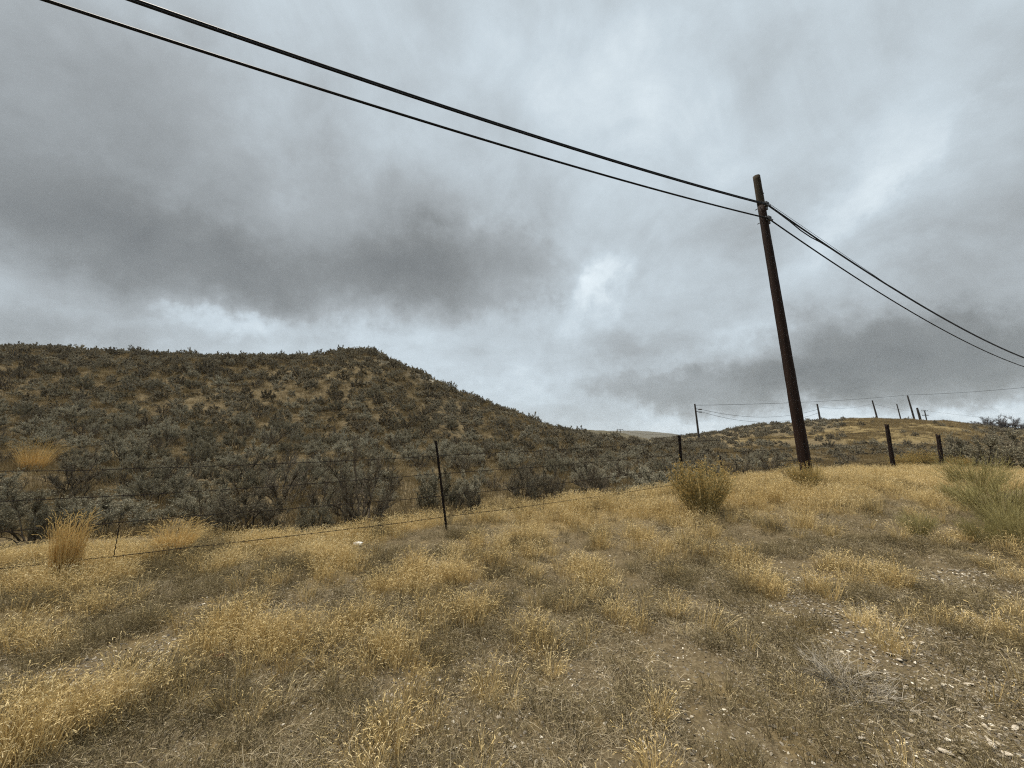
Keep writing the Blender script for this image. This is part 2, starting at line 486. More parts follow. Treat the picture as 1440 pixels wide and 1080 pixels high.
def tall(X, Y):
    w = band(X, Y) * (.55 + .45 * sstep(.35, .55, fbm(X * 1.1 + 4, Y * 1.6, 71, 3)))
    wx = X + (fbm(X * 6, Y * 6, 91, 2) - .5) * .22; wy = Y + (fbm(X * 6, Y * 6, 95, 2) - .5) * .22
    for (a, b, r, q) in CL:
        d2 = ((wx - a) ** 2 + (wy - b) ** 2) / (r * r)
        w = np.maximum(w, q * np.exp(-d2 ** 3))
    for (c, r, q) in TP:
        d2 = ((wx - c[0]) ** 2 + (wy - c[1]) ** 2) / (r * r)
        w = np.maximum(w, q * np.exp(-d2 * d2))
    w = np.maximum(w, .012 * (dF(X, Y) < .5))
    return np.clip(w * (1 - .9 * bareness(X, Y)), 0, 1)


def meadow(X, Y):
    """golden grass on the far right rise"""
    th = np.arctan2(X, Y); px = 720 + np.tan(np.clip(th, -1.4, 1.4)) * F * 1.01
    w = sstep(44, 50, Y) * (1 - sstep(93, 100, Y)) * sstep(1165, 1200, px) * (1 - sstep(1350, 1420, px))
    n = fbm(X * .12, Y * .12, 51, 3)
    w2 = sstep(50, 56, Y) * (1 - sstep(70, 78, Y)) * sstep(1000, 1050, px) * sstep(.5, .6, n)
    return np.clip(np.maximum(w, w2 * .8), 0, 1)


def pale(X, Y):
    """thin pale soil on the shoulder right of the summit"""
    px = 720 + F * 1.01 * np.tan(np.clip(np.arctan2(X, Y), -1.4, 1.4))
    return sstep(515, 545, px) * (1 - sstep(600, 680, px)) * sstep(33, 41, Y) * (1 - sstep(50, 56, Y))


# ------------------------------------------------------------------ ground mesh
def build_ground():
    fov = np.radians(np.linspace(-60, 60, 400))
    side = np.radians(np.linspace(60, 300, 60)[1:-1])
    ths = np.concatenate([fov, side])
    rs = np.exp(np.concatenate([np.linspace(math.log(.25), math.log(1.3), 12)[:-1], np.linspace(math.log(1.3), math.log(130), 290)[:-1], np.linspace(math.log(130), math.log(3400), 60)]))
    T, R = np.meshgrid(ths, rs, indexing='ij')
    X = R * np.sin(T); Y = R * np.cos(T)
    Z = HT(X.ravel(), Y.ravel()).reshape(X.shape)
    nt_, nr_ = X.shape
    V = np.stack([X.ravel(), Y.ravel(), Z.ravel()], 1)
    V = np.vstack([V, [[0, 0, hz(0, .01)]]])
    i = np.arange(nt_); i2 = (i + 1) % nt_
    j = np.arange(nr_ - 1)
    I, J = np.meshgrid(i, j, indexing='ij'); I2, _ = np.meshgrid(i2, j, indexing='ij')
    q = np.stack([I * nr_ + J, I * nr_ + J + 1, I2 * nr_ + J + 1, I2 * nr_ + J], -1).reshape(-1, 4)
    faces = q.tolist() + [(len(V) - 1, int(a) * nr_, int(b) * nr_) for a, b in zip(i, i2)]
    x, y = V[:, 0], V[:, 1]; r = np.hypot(x, y)
    d = dF(x, y)
    hill = sstep(1.0, 3.0, d) * (y > 0)
    far = sstep(70, 130, r)
    far = np.maximum(far * (1 - meadow(x, y)), 0)
    grassy = np.clip(tall(x, y) * .9 + .12, 0, 1)
    o = mesh_obj('ground', V, faces, ground_mat(), smooth=True, attr={'hill': hill, 'distant': far, 'grassy': grassy, 'meadow': meadow(x, y), 'pale': pale(x, y)})
    tag(o, kind='structure')
    o['label'] = 'dry stony ground rising to a sagebrush hill'
    return o


build_ground()

# ------------------------------------------------------------------ plants: meshes
def rv(s=1.0):
    return Vector((random.uniform(-s, s), random.uniform(-s, s), random.uniform(-s, s)))


def grass_tuft(n, h, rad, lean, w, head, curl=.5, seed=0):
    random.seed(seed)
    m = MB()
    for _ in range(n):
        an = random.uniform(0, 2 * math.pi); rr = rad * math.sqrt(random.random())
        p = Vector((math.cos(an) * rr, math.sin(an) * rr, -.01))
        out = Vector((math.cos(an), math.sin(an), 0)) * random.uniform(.1, 1) * lean + rv(.25 * lean)
        L = h * random.uniform(.55, 1.1)
        d = (Vector((0, 0, 1)) + out).normalized()
        pts = [p]
        k = 4 if head else 3
        for i in range(k - 1):
            pts.append(pts[-1] + d * (L / (k - 1)))
            d = (d + Vector((out.x, out.y, -.25)) * curl * random.uniform(.2, .7)).normalized()
        side = Vector((random.uniform(-1, 1), random.uniform(-1, 1), 0)).normalized()
        v = random.random()
        m.blade(pts, w * random.uniform(.8, 1.3), side, v * .8)
        if head and random.random() < .8:
            q = pts[-1]
            dd = d
            for i in range(random.randint(3, 5)):
                dd = (dd + Vector((out.x * .5, out.y * .5, -.2)) + rv(.25)).normalized()
                sd = dd.cross(rv()).normalized()
                m.leaf(q, dd, sd, head * random.uniform(.7, 1.2), head * .26, min(1, .55 + v * .45))
                q = q + dd * head * .45
    return m


def litter(n, R, seed):
    random.seed(seed)
    m = MB()
    for _ in range(n):
        an = random.uniform(0, 6.28); rr = R * math.sqrt(random.random())
        p = Vector((math.cos(an) * rr, math.sin(an) * rr, random.uniform(.002, .025)))
        d = Vector((random.uniform(-1, 1), random.uniform(-1, 1), random.uniform(-.1, .25))).normalized()
        L = random.uniform(.02, .085)
        side = d.cross(Vector((random.uniform(-.6, .6), random.uniform(-.6, .6), 1))).normalized()
        mid = p + d * L * .5 + Vector((0, 0, random.uniform(0, .012)))
        m.blade([p, mid, p + d * L + rv(.012)], random.uniform(.0014, .0028), side, random.random())
    return m


def sage(seed, stems=12, subs=7, twigs=7, leaves=10, lsize=.028, lw=.36, t0=.45, n_stem=5, bare=0.0, th=1.0, el0=.12, trunk=0.0, tw=1.0):
    """sagebrush about 1 m tall and 1.25 m wide: twisted stems, fine twigs, leaf sprays in lobes"""
    random.seed(seed)
    st, fo = MB(), MB()
    lop = random.uniform(0, 6.28)
    for s in range(stems):
        an = 2.39996 * s + random.uniform(-.35, .35)
        sn = el0 + (1 - el0) * ((s + .5) / stems) ** .9
        el = math.asin(min(.99, sn))
        R = 1 / math.sqrt((math.cos(el) / .62) ** 2 + (math.sin(el) / .92) ** 2)
        L = R * random.uniform(.62, .98) * (1 + .14 * math.cos(an - lop))
        d = Vector((math.cos(an) * math.cos(el), math.sin(an) * math.cos(el), math.sin(el))).normalized()
        p = Vector((math.cos(an), math.sin(an), 0)) * random.uniform(.0, .06)
        p.z = -.06
        end = d * L
        ns = 6
        pts = [p]
        for i in range(1, ns + 1):
            t = i / ns
            q = p.lerp(end, t) + rv(.035) * (1 - .3 * t)
            q.z += (.05 - trunk * .0) * math.sin(t * 3.14) + trunk * (1 - t) * t * 1.2
            pts.append(q)
        dirs = [(pts[min(i + 1, ns)] - pts[max(0, i - 1)]).normalized() for i in range(ns + 1)]
        r0 = random.uniform(.010, .020) * th
        st.tube(pts, [r0 * (1 - .82 * i / ns) for i in range(ns + 1)], n_stem, True, random.random())
        lob = random.random()
        for b in range(subs):
            t = random.uniform(t0, 1.0)
            k = min(int(t * ns), ns - 1); fr = t * ns - k
            q = pts[k].lerp(pts[k + 1], fr)
            out = Vector((q.x, q.y, q.z * .6)).normalized()
            bd = (dirs[k] * .3 + rv(.75) + Vector((0, 0, .4)) + out * .45).normalized()
            bl = random.uniform(.10, .24)
            bp = [q]
            for i in range(3):
                bd = (bd + rv(.25) + Vector((0, 0, .12))).normalized()
                bp.append(bp[-1] + bd * bl / 3)
            st.tube(bp, [.005 * th, .004 * th, .003 * th, .0015 * th], 3, False, random.random())
            for w in range(twigs):
                t2 = random.uniform(.1, 1) * 3
                k2 = min(int(t2), 2)
                a = bp[k2].lerp(bp[k2 + 1], t2 - k2)
                td = (bd * .5 + rv(.75) + Vector((0, 0, .6))).normalized()
                tl = random.uniform(.06, .15) * tw
                e = a + td * tl
                st.tube([a, a + td * tl * .5 + rv(.01), e], [.0018 * th, .0014 * th, .0008 * th], 3, False, random.random())
                if random.random() < bare:
                    continue
                v = lob * .5 + random.random() * .5
                for l in range(leaves):
                    tt = random.uniform(.05, 1.1)
                    ld = (td + rv(.8)).normalized()
                    sd = ld.cross(rv()).normalized()
                    fo.leaf(a + td * tl * tt + rv(.012), ld, sd, lsize * random.uniform(.7, 1.4), lsize * lw, min(1, max(0, v * .7 + random.random() * .3)))
    return st, fo


def rabbit(seed, n=240, h=.8, fan=.55, head=True, wid=.004):
    random.seed(seed)
    st, hd = MB(), MB()
    for _ in range(n):
        an = random.uniform(0, 6.28); rr = .22 * math.sqrt(random.random())
        p = Vector((math.cos(an) * rr, math.sin(an) * rr, -.02))
        o = random.random() ** .5 * fan * random.uniform(.5, 1.25)
        out = Vector((math.cos(an), math.sin(an), 0)) * o
        d = (Vector((0, 0, 1)) + out * .8).normalized()
        L = h * random.uniform(.45, 1.08) * (1 - .12 * o)
        pts = [p]
        for i in range(4):
            pts.append(pts[-1] + d * L / 4)
            d = (d + out * .12 + rv(.13) + Vector((0, 0, .04))).normalized()
        v = random.random()
        st.tube(pts, [wid, wid * .8, wid * .7, wid * .55, wid * .3], 3, False, v)
        for b in range(4):
            q = pts[2].lerp(pts[4], random.random()); bd = (d + rv(.5) + Vector((0, 0, .2))).normalized()
            e = q + bd * random.uniform(.06, .16) * h / .8
            st.tube([q, e], [wid * .5, wid * .25], 3, False, v)
            for k in range(5):
                ld = (bd + rv(.6)).normalized()
                st.leaf(q.lerp(e, random.random()), ld, ld.cross(rv()).normalized(), .035, .004, random.random())
            if head:
                for k in range(5):
                    ld = (bd + rv(.8)).normalized()
                    hd.leaf(e + rv(.012), ld, ld.cross(rv()).normalized(), random.uniform(.014, .028), .012, min(1, v * .5 + random.random() * .5))
    return st, hd


def rock(seed, sx, sy, sz, n=2):
    """angular slab: a jittered, flattened icosphere"""
    import bmesh
    random.seed(seed)
    bm = bmesh.new()
    bmesh.ops.create_icosphere(bm, subdivisions=n, radius=1)
    cuts = [(rv().normalized(), random.uniform(.55, .85)) for _ in range(7)]
    for v in bm.verts:
        for (nn, dd) in cuts:
            e = v.co.dot(nn) - dd
            if e > 0: v.co -= nn * e
        v.co += rv(.03)
        v.co = Vector((v.co.x * sx, v.co.y * sy, v.co.z * sz))
    me = bpy.data.meshes.new('stone')
    bm.to_mesh(me); bm.free()
    return me


# ------------------------------------------------------------------ stuff by geometry nodes
def stuff(name, protos, pos, rot, scl, idx, label):
    """one object: points that carry many copies of a few plant meshes"""
    pc = bpy.data.collections.new(name + '_kinds')
    for k, p in enumerate(protos):
        p.name = '%s_kind_%02d' % (name, k)
        pc.objects.link(p)
    me = bpy.data.meshes.new(name)
    n = len(pos)
    me.vertices.add(n)
    me.vertices.foreach_set('co', np.asarray(pos, np.float32).ravel())
    a = me.attributes.new('rot', 'FLOAT_VECTOR', 'POINT'); a.data.foreach_set('vector', np.asarray(rot, np.float32).ravel())
    a = me.attributes.new('scl', 'FLOAT_VECTOR', 'POINT'); a.data.foreach_set('vector', np.asarray(scl, np.float32).ravel())
    a = me.attributes.new('idx', 'INT', 'POINT'); a.data.foreach_set('value', np.asarray(idx, np.int32))
    o = bpy.data.objects.new(name, me); COL.objects.link(o)
    g = bpy.data.node_groups.new(name + '_scatter', 'GeometryNodeTree')
    g.interface.new_socket('Geometry', in_out='INPUT', socket_type='NodeSocketGeometry')
    g.interface.new_socket('Geometry', in_out='OUTPUT', socket_type='NodeSocketGeometry')
    gi = g.nodes.new('NodeGroupInput'); go = g.nodes.new('NodeGroupOutput')
    ci = g.nodes.new('GeometryNodeCollectionInfo')
    ci.inputs['Collection'].default_value = pc
    ci.inputs['Separate Children'].default_value = True
    ci.inputs['Reset Children'].default_value = True
    ip = g.nodes.new('GeometryNodeInstanceOnPoints')
    ip.inputs['Pick Instance'].default_value = True

    def na(nm, t):
        x = g.nodes.new('GeometryNodeInputNamedAttribute'); x.data_type = t; x.inputs['Name'].default_value = nm
        return x.outputs['Attribute']

    er = g.nodes.new('FunctionNodeEulerToRotation')
    g.links.new(na('rot', 'FLOAT_VECTOR'), er.inputs[0])
    g.links.new(gi.outputs[0], ip.inputs['Points']); g.links.new(ci.outputs[0], ip.inputs['Instance'])
    g.links.new(na('idx', 'INT'), ip.inputs['Instance Index'])
    g.links.new(er.outputs[0], ip.inputs['Rotation']); g.links.new(na('scl', 'FLOAT_VECTOR'), ip.inputs['Scale'])
    g.links.new(ip.outputs[0], go.inputs[0])
    md = o.modifiers.new('scatter', 'NODES'); md.node_group = g
    tag(o, label, kind='stuff')
    return o


def sector(n, y0, y1, amin, amax, power=1.0):
    """points with even ground density in Y0..Y1, X/Y between amin and amax"""
    y = np.sqrt(RNG.uniform(y0 * y0, y1 * y1, n))
    a = RNG.uniform(amin, amax, n)
    return a * y, y


def put(X, Y, sink=0.0):
    return np.stack([X, Y, HT(X, Y) - sink], 1)


def rots(n, tilt):
    return np.stack([RNG.normal(0, tilt, n), RNG.normal(0, tilt, n), RNG.uniform(0, 6.283, n)], 1)


# tall dry grass ----------------------------------------------------------
T = [grass_tuft(32, .30, .08, .32, .0042, .020, .5, 100 + k).build('t', M_gold, link=False) for k in range(6)]
T += [grass_tuft(26, .24, .07, .6, .0036, .016, .8, 120 + k).build('t', M_gold, link=False) for k in range(3)]
T += [grass_tuft(30, .22, .08, .45, .0032, .014, .6, 140 + k).build('t', M_short, link=False) for k in range(4)]
near = sector(15000, 1.3, 6.5, -1.5, 1.5)
mid = sector(46000, 6.5, 22, -1.5, 1.6)
gx = np.concatenate([near[0], mid[0]]); gy = np.concatenate([near[1], mid[1]])
w = tall(gx, gy)
ok = (RNG.random(len(gx)) < w * np.interp(gy, [1, 5, 7, 20], [.85, .95, 1, .9])) & (dF(gx, gy) < 4.6)
gx, gy, w = gx[ok], gy[ok], w[ok]
hs = np.interp(w, [0, .3, 1], [.45, .6, .95]) * RNG.uniform(.7, 1.2, len(gx)) * np.interp(gy, [1.3, 4, 8], [.74, .84, 1.0])
ws = hs * .4 + .6 * RNG.uniform(.8, 1.2, len(gx))
stuff('dry_grass', T, put(gx, gy), rots(len(gx), .14), np.stack([ws, ws, hs], 1), np.where(fbm(gx * 1.9, gy * 1.9, 131, 2) + RNG.normal(0, .07, len(gx)) - .1 * (band(gx, gy) > .5) > .56, RNG.integers(9, 13, len(gx)), RNG.integers(0, 9, len(gx))), 'golden dry cheatgrass in clumps and along the fence bank')

# short grass -------------------------------------------------------------
S = [grass_tuft(30, .10, .075, .8, .003, .010, .9, 200 + k).build('t', M_short, link=False) for k in range(5)]
S += [litter(40, .14, 230 + k).build('t', M_litter, link=False) for k in range(4)]
a = sector(17000, 1.3, 5.5, -1.5, 1.5); b = sector(20000, 5.5, 14, -1.5, 1.5)
gx = np.concatenate([a[0], b[0]]); gy = np.concatenate([a[1], b[1]])
n = fbm(gx * 2.3 + 3, gy * 2.3, 88, 3)
ok = (RNG.random(len(gx)) < (1 - .8 * bareness(gx, gy)) * sstep(.3, .55, n)) & (dF(gx, gy) < 2.5)
gx, gy = gx[ok], gy[ok]
idx = np.where(RNG.random(len(gx)) < .5, RNG.integers(0, 5, len(gx)), RNG.integers(5, 9, len(gx)))
sc_ = RNG.uniform(.6, 1.35, len(gx))
stuff('short_grass', S, put(gx, gy), rots(len(gx), .12), np.stack([sc_, sc_, sc_ * RNG.uniform(.7, 1.2, len(gx))], 1), idx, 'short grey-brown dead grass and straw between the tufts')

# gravel ------------------------------------------------------------------
C = []
for k in range(7):
    me = rock(300 + k, .5, .5 * random.uniform(.5, .9), .5 * random.uniform(.12, .3), 1)
    me.materials.append(M_chip)
    C.append(bpy.data.objects.new('chip', me))
a = sector(60000, 1.3, 4.5, -1.5, 1.5); b = sector(24000, 4.5, 9, -1.5, 1.6)
gx = np.concatenate([a[0], b[0]]); gy = np.concatenate([a[1], b[1]])
gr = np.clip(.34 + bareness(gx, gy) + .5 * sstep(1.0, 2.6, gx) * (1 - sstep(4.5, 6, gy)), 0, 1) * (1 - .6 * tall(gx, gy))
ok = (RNG.random(len(gx)) < gr) & (dF(gx, gy) < -.5)
gx, gy = gx[ok], gy[ok]
big = np.exp(RNG.normal(math.log(.012), .55, len(gx))) * (1 + .5 * sstep(1.2, 2.6, gx))
big = np.clip(big, .004, .036)
stuff('gravel', C, put(gx, gy, -.002), rots(len(gx), .3), np.stack([big] * 3, 1), RNG.integers(0, 7, len(gx)), 'loose shale chips and gravel')

# thin grass on the hillside ----------------------------------------------
HG = [grass_tuft(40, .26, .2, .6, .009, 0, .6, 400 + k).build('t', M_hillgrass, link=False) for k in range(4)]
a = sector(42000, 7, 62, -1.5, .5); b = sector(12000, 12, 45, .3, 1.6)
gx = np.concatenate([a[0], b[0]]); gy = np.concatenate([a[1], b[1]])
n = fbm(gx * .22, gy * .22, 61, 4)
ok = (dF(gx, gy) > 1.8) & (RNG.random(len(gx)) < (1 - .85 * pale(gx, gy)) * (.25 + .75 * sstep(.32, .58, n)))
gx, gy = gx[ok], gy[ok]
sc_ = RNG.uniform(.7, 1.5, len(gx))
stuff('hillside_grass', HG, put(gx, gy), rots(len(gx), .1), np.stack([sc_] * 3, 1), RNG.integers(0, 4, len(gx)), 'thin brown grass between the hillside bushes')
a = sector(16000, 44, 97, .6, 1.45)
gx, gy = a
ok = RNG.random(len(gx)) < meadow(gx, gy) * (.25 + .75 * sstep(.35, .6, fbm(gx * .2, gy * .2, 66, 3)))
gx, gy = gx[ok], gy[ok]
MG = [grass_tuft(40, .3, .35, .6, .016, 0, .6, 420 + k).build('t', M_hillgrass, link=False) for k in range(3)]
sc_ = RNG.uniform(.6, 1.3, len(gx))
stuff('meadow_grass', MG, put(gx, gy), rots(len(gx), .1), np.stack([sc_] * 3, 1), RNG.integers(0, 3, len(gx)), 'dry grass on the golden rise')

# ------------------------------------------------------------------ sagebrush
KINDS = []
for k in range(6):
    KINDS.append(('leafy', sage(500 + k, 14, 8, 8, 17, .028, .38)))
for k in range(4):
    KINDS.append(('twiggy', sage(520 + k, 12, 9, 9, 9, .024, .34, .3, 5, .45, 1.35, .2)))
for k in range(2):
    KINDS.append(('dark', sage(540 + k, 16, 8, 8, 13, .026, .38)))
PROTO = []
for kind, (st, fo) in KINDS:
    PROTO.append((kind, st.build('stems', M_stem, link=False).data, fo.build('foliage', M_sage if kind == 'leafy' else M_sagedark, link=False).data))
LOD = []
for k in range(6):
    st, fo = sage(560 + k, 15, 8, 7, 11, .040, .55, .45, 3, 0, .8, .04, 0, .6)
    b = len(st.v)
    me = bpy.data.meshes.new('t')
    me.from_pydata([tuple(v) for v in st.v + fo.v], [], st.f + [tuple(i + b for i in f) for f in fo.f])
    at = me.attributes.new('var', 'FLOAT', 'POINT'); at.data.foreach_set('value', np.asarray(st.a + fo.a, np.float32))
    me.materials.append(M_stem); me.materials.append(M_sagefar)
    me.polygons.foreach_set('material_index', [0] * len(st.f) + [1] * len(fo.f)); me.update()
    LOD.append(bpy.data.objects.new('t', me))


def make_sage(x, y, h, wide, kind, label, group, rz=None, k=None):
    opts = [i for i, p in enumerate(PROTO) if p[0] == kind]
    k = random.choice(opts) if k is None else k
    root = empty('sagebrush', (x, y, hz(x, y)), random.uniform(0, 6.28) if rz is None else rz, (wide / 1.25, wide / 1.25, h / .95))
    tag(root, label, 'bush', group)
    for nm, me in (('stems', PROTO[k][1]), ('foliage', PROTO[k][2])):
        o = bpy.data.objects.new(nm, me); o.parent = root; COL.objects.link(o)
    return root


random.seed(21)
# the ones that can be told apart: base pixel, depth, height px, width px
NAMED = [
    (512, 745, 8.2, 122, 135, 'twiggy', 'big twiggy grey sagebrush with a dark trunk, left of the leaning steel post'),
    (345, 737, 7.6, 76, 130, 'dark', 'low dense sagebrush with a black shaded underside behind the sagging wires'),  # dark leaf colour stands in for the shade in its hollow underside
    (738, 698, 11.6, 68, 76, 'dark', 'dark branchy sagebrush beyond the fence, right of the pale grass patch'),
    (775, 698, 12.0, 48, 46, 'twiggy', 'smaller dark sagebrush touching the right side of a branchy bush beyond the fence'),
    (620, 712, 10.2, 62, 90, 'leafy', 'rounded grey sagebrush directly behind the leaning steel post'),
    (662, 715, 9.6, 46, 62, 'dark', 'dark low sagebrush just right of the leaning steel post'),
    (835, 690, 13.5, 55, 75, 'twiggy', 'forked bare-limbed sagebrush midway between the two steel posts'),
    (440, 745, 7.4, 62, 80, 'leafy', 'pale grey sagebrush with loose dead sprigs, left of the trunked bush'),
    (160, 722, 7.8, 62, 130, 'leafy', 'wide blue-grey sagebrush behind the tall straw clump'),
    (45, 735, 6.8, 78, 120, 'leafy', 'grey sagebrush at the left edge behind the wires'),
    (1112, 668, 9.6, 26, 30, 'twiggy', 'small dark sprig of sagebrush at the foot of the tall pole, on its left'),
    (1390, 668, 19, 60, 115, 'leafy', 'wide dark sagebrush mass at the right, below the bare thicket'),
    (1350, 668, 20, 46, 60, 'leafy', 'dark sagebrush right of the last wooden post'),
    (1435, 668, 19, 44, 70, 'leafy', 'dark green-grey sagebrush cut by the right edge'),
    (1085, 655, 20, 34, 60, 'twiggy', 'spreading grey sagebrush behind the golden bank, left of the tall pole'),
    (1040, 655, 19, 30, 60, 'twiggy', 'grey sagebrush behind the golden bank right of the thin steel stake'),
    (395, 715, 10.5, 72, 110, 'twiggy', 'tall brown-grey sagebrush behind the low black-bottomed one'),
    (915, 678, 14, 45, 70, 'leafy', 'grey sagebrush at the edge of the golden grass before the second steel post'),
]
taken = []
for px, py, Y, hp, wp, kind, lab in NAMED:
    p = P(px, py, Y)
    u, yr, zr = ray(px, py)
    sc_ = Y / yr / F
    make_sage(p.x, p.y, hp * sc_, wp * sc_ / 1.1, kind, lab, 'sagebrush bushes')
    taken.append((p.x, p.y, wp * sc_ * .62))

# all the others: scattered with even spacing
taken += [(P(48, 652, y_).x, y_, .7) for y_ in (11.2, 12.2, 13)] + [(P(30, 652, y_).x, y_, .5) for y_ in (11.5, 13)] + [(P(66, 652, y_).x, y_, .5) for y_ in (11.5, 13)]
taken += [(P(705, 700, 10.2).x, 10.2, .8), (P(705, 700, 11.2).x, 11.2, .7), (P(675, 700, 9.9).x, 9.9, .6)]
BX, BY, BS = [], [], []
cell = {}


def try_bush(x, y, r):
    key = (int(x // 1.2), int(y // 1.2))
    for i in (-1, 0, 1):
        for j in (-1, 0, 1):
            for (a, b, c) in cell.get((key[0] + i, key[1] + j), ()):
                if (a - x) ** 2 + (b - y) ** 2 < (.73 * (c + r)) ** 2: return False
    cell.setdefault(key, []).append((x, y, r)); return True


for t in taken: cell.setdefault((int(t[0] // 1.2), int(t[1] // 1.2)), []).append(t)
c1 = sector(22000, 7, 64, -1.55, .50)
c2 = sector(4200, 11, 100, .30, 1.55)
cx = np.concatenate([c1[0], c2[0]]); cy = np.concatenate([c1[1], c2[1]])
d = dF(cx, cy); md = meadow(cx, cy); nn = fbm(cx * .25, cy * .25, 33, 3)
cpx, cpy, _ = PX(cx, cy, HT(cx, cy))
keep = (d > np.interp(cx, [-6, -2, 0, 5, 10], [2.2, 1.5, 2.2, 3.0, 3.0]) + (fbm(cx * .8, cy * .8, 141, 2) - .5) * 2.2) & (RNG.random(len(cx)) < (1 - .96 * md) * (.3 + .7 * sstep(.3, .55, nn)) * (1 - .75 * pale(cx, cy)) * np.interp(d, [2, 6, 12], [.3, .45, 1]))
rad = RNG.uniform(.28, .66, len(cx)) * np.interp(cy, [7, 13, 22, 60], [1.3, 1.15, 1.0, .95])
for i in np.nonzero(keep)[0]:
    if try_bush(cx[i], cy[i], rad[i]):
        BX.append(cx[i]); BY.append(cy[i]); BS.append(rad[i])
BX = np.array(BX); BY = np.array(BY); BS = np.array(BS)
BZ = HT(BX, BY)
bpx, bpy_, bd = PX(BX, BY, BZ + .3)
inside = (bpx > -25) & (bpx < 1465)
size = np.where(inside, BS / bd, 0)
order = np.argsort(-size)
NIND = 300 - len(NAMED)
sel = order[:NIND]; rest = order[NIND:]
print('bushes', len(BX), 'smallest individual px', size[sel[-1]] * F * 2 * .71)
for i in sel:
    x, y = float(BX[i]), float(BY[i])
    kind = 'twiggy' if random.random() < .35 else 'leafy'
    h = BS[i] * random.uniform(1.15, 1.65)
    size_w = 'large' if BS[i] > .52 else ('small' if BS[i] < .38 else 'rounded')
    look = 'bare-limbed twiggy' if kind == 'twiggy' else 'leafy grey-green'
    if bpx[i] > 960: where, g = 'on the flat behind the golden grass bank', 'sagebrush on the flat behind the bank'
    elif bpx[i] > 690: where, g = 'in the hollow between the two steel fence posts', 'sagebrush in the hollow beyond the fence'
    elif bpx[i] > 430: where, g = 'on the hill foot around the leaning steel post', 'sagebrush behind the leaning post'
    elif bpx[i] > 200: where, g = 'on the hill foot left of the trunked bush', 'sagebrush behind the wires'
    else: where, g = 'on the hill foot at the far left of the fence', 'sagebrush at the left end of the fence'
    if BY[i] > 12.5 and bpx[i] < 960:
        where = where.replace('on the hill foot', 'on the lower hill slope').replace('in the hollow', 'on the slope above the hollow')
    make_sage(x, y, h, BS[i] * 2.1, kind, '%s %s sagebrush %s' % (size_w, look, where), g)
n = len(rest)
hs = BS[rest] * RNG.uniform(.8, 1.8, n) / .9
ws = BS[rest] * 2.1 / 1.25
stuff('hillside_sagebrush', LOD, put(BX[rest], BY[rest], .02), rots(n, .06), np.stack([ws, ws, hs], 1), RNG.integers(0, 6, n), 'far grey-brown sagebrush covering the hill and the flats')

# ------------------------------------------------------------------ rabbitbrush, bunchgrass, dead shrub
RB = {}
for k in range(3):
    st, hd = rabbit(700 + k, 340, .8, .95, True, .0045)
    RB[('gold', k)] = (st.build('stems', M_rabst, link=False).data, hd.build('seed_heads', M_rabhd, link=False).data)
for k in range(3):
    st, hd = rabbit(720 + k, 340, .8, 1.0, False, .0026)
    RB[('green', k)] = (st.build('stems', M_rabgr, link=False).data, None)
RABS = [
    (990, 738, 7.0, 82, 84, 'gold', 0, 'bushy golden rabbitbrush with pale seed heads on the bank below the second steel post'),
    (1135, 712, 8.3, 52, 44, 'gold', 1, 'small olive rabbitbrush with pale tips in front of the tall pole'),
    (1412, 752, 6.2, 76, 105, 'green', 0, 'largest green-yellow rabbitbrush, spreading over gravel at the right edge'),
    (1375, 690, 9.2, 52, 80, 'green', 1, 'pale grey-green rabbitbrush behind the largest one, under the dark sagebrush'),
    (1388, 802, 5.2, 62, 50, 'green', 2, 'small yellow-green rabbitbrush on grey stubs in front of the largest one'),
    (1440, 800, 5.1, 80, 70, 'green', 1, 'yellow-green rabbitbrush cut by the right edge above bare gravel'),
    (1296, 785, 5.6, 52, 50, 'green', 0, 'small faded grey-green rabbitbrush standing alone in the grass left of the others'),
    (1434, 772, 5.7, 58, 62, 'green', 0, 'olive rabbitbrush at the right edge, between the largest one and the lowest one'),
    (1356, 722, 7.6, 38, 50, 'green', 2, 'small sparse olive rabbitbrush just left of the largest one'),
    (1272, 652, 19, 18, 34, 'gold', 2, 'low yellow-brown rabbitbrush between the two wooden posts, nearer the taller one'),
    (1298, 656, 19.2, 26, 36, 'gold', 0, 'rust-brown rabbitbrush just left of the last wooden post'),
    (1348, 662, 18.6, 20, 30, 'gold', 1, 'low tawny rabbitbrush just right of the last wooden post'),
]
for px, py, Y, hp, wp, kd, k, lab in RABS:
    p = P(px, py, Y); g = hz(p.x, p.y)
    sc_ = Y / ray(px, py)[1] / F
    root = empty('rabbitbrush', (p.x, p.y, g), k * 1.3, (wp * sc_ / 1.15, wp * sc_ / 1.15, (hp * sc_ + (p.z - g) * .5) / .8))
    tag(root, lab, 'bush', 'rabbitbrush bushes')
    a, b = RB[(kd, k)]
    o = bpy.data.objects.new('stems', a); o.parent = root; COL.objects.link(o)
    if b:
        o = bpy.data.objects.new('seed_heads', b); o.parent = root; COL.objects.link(o)


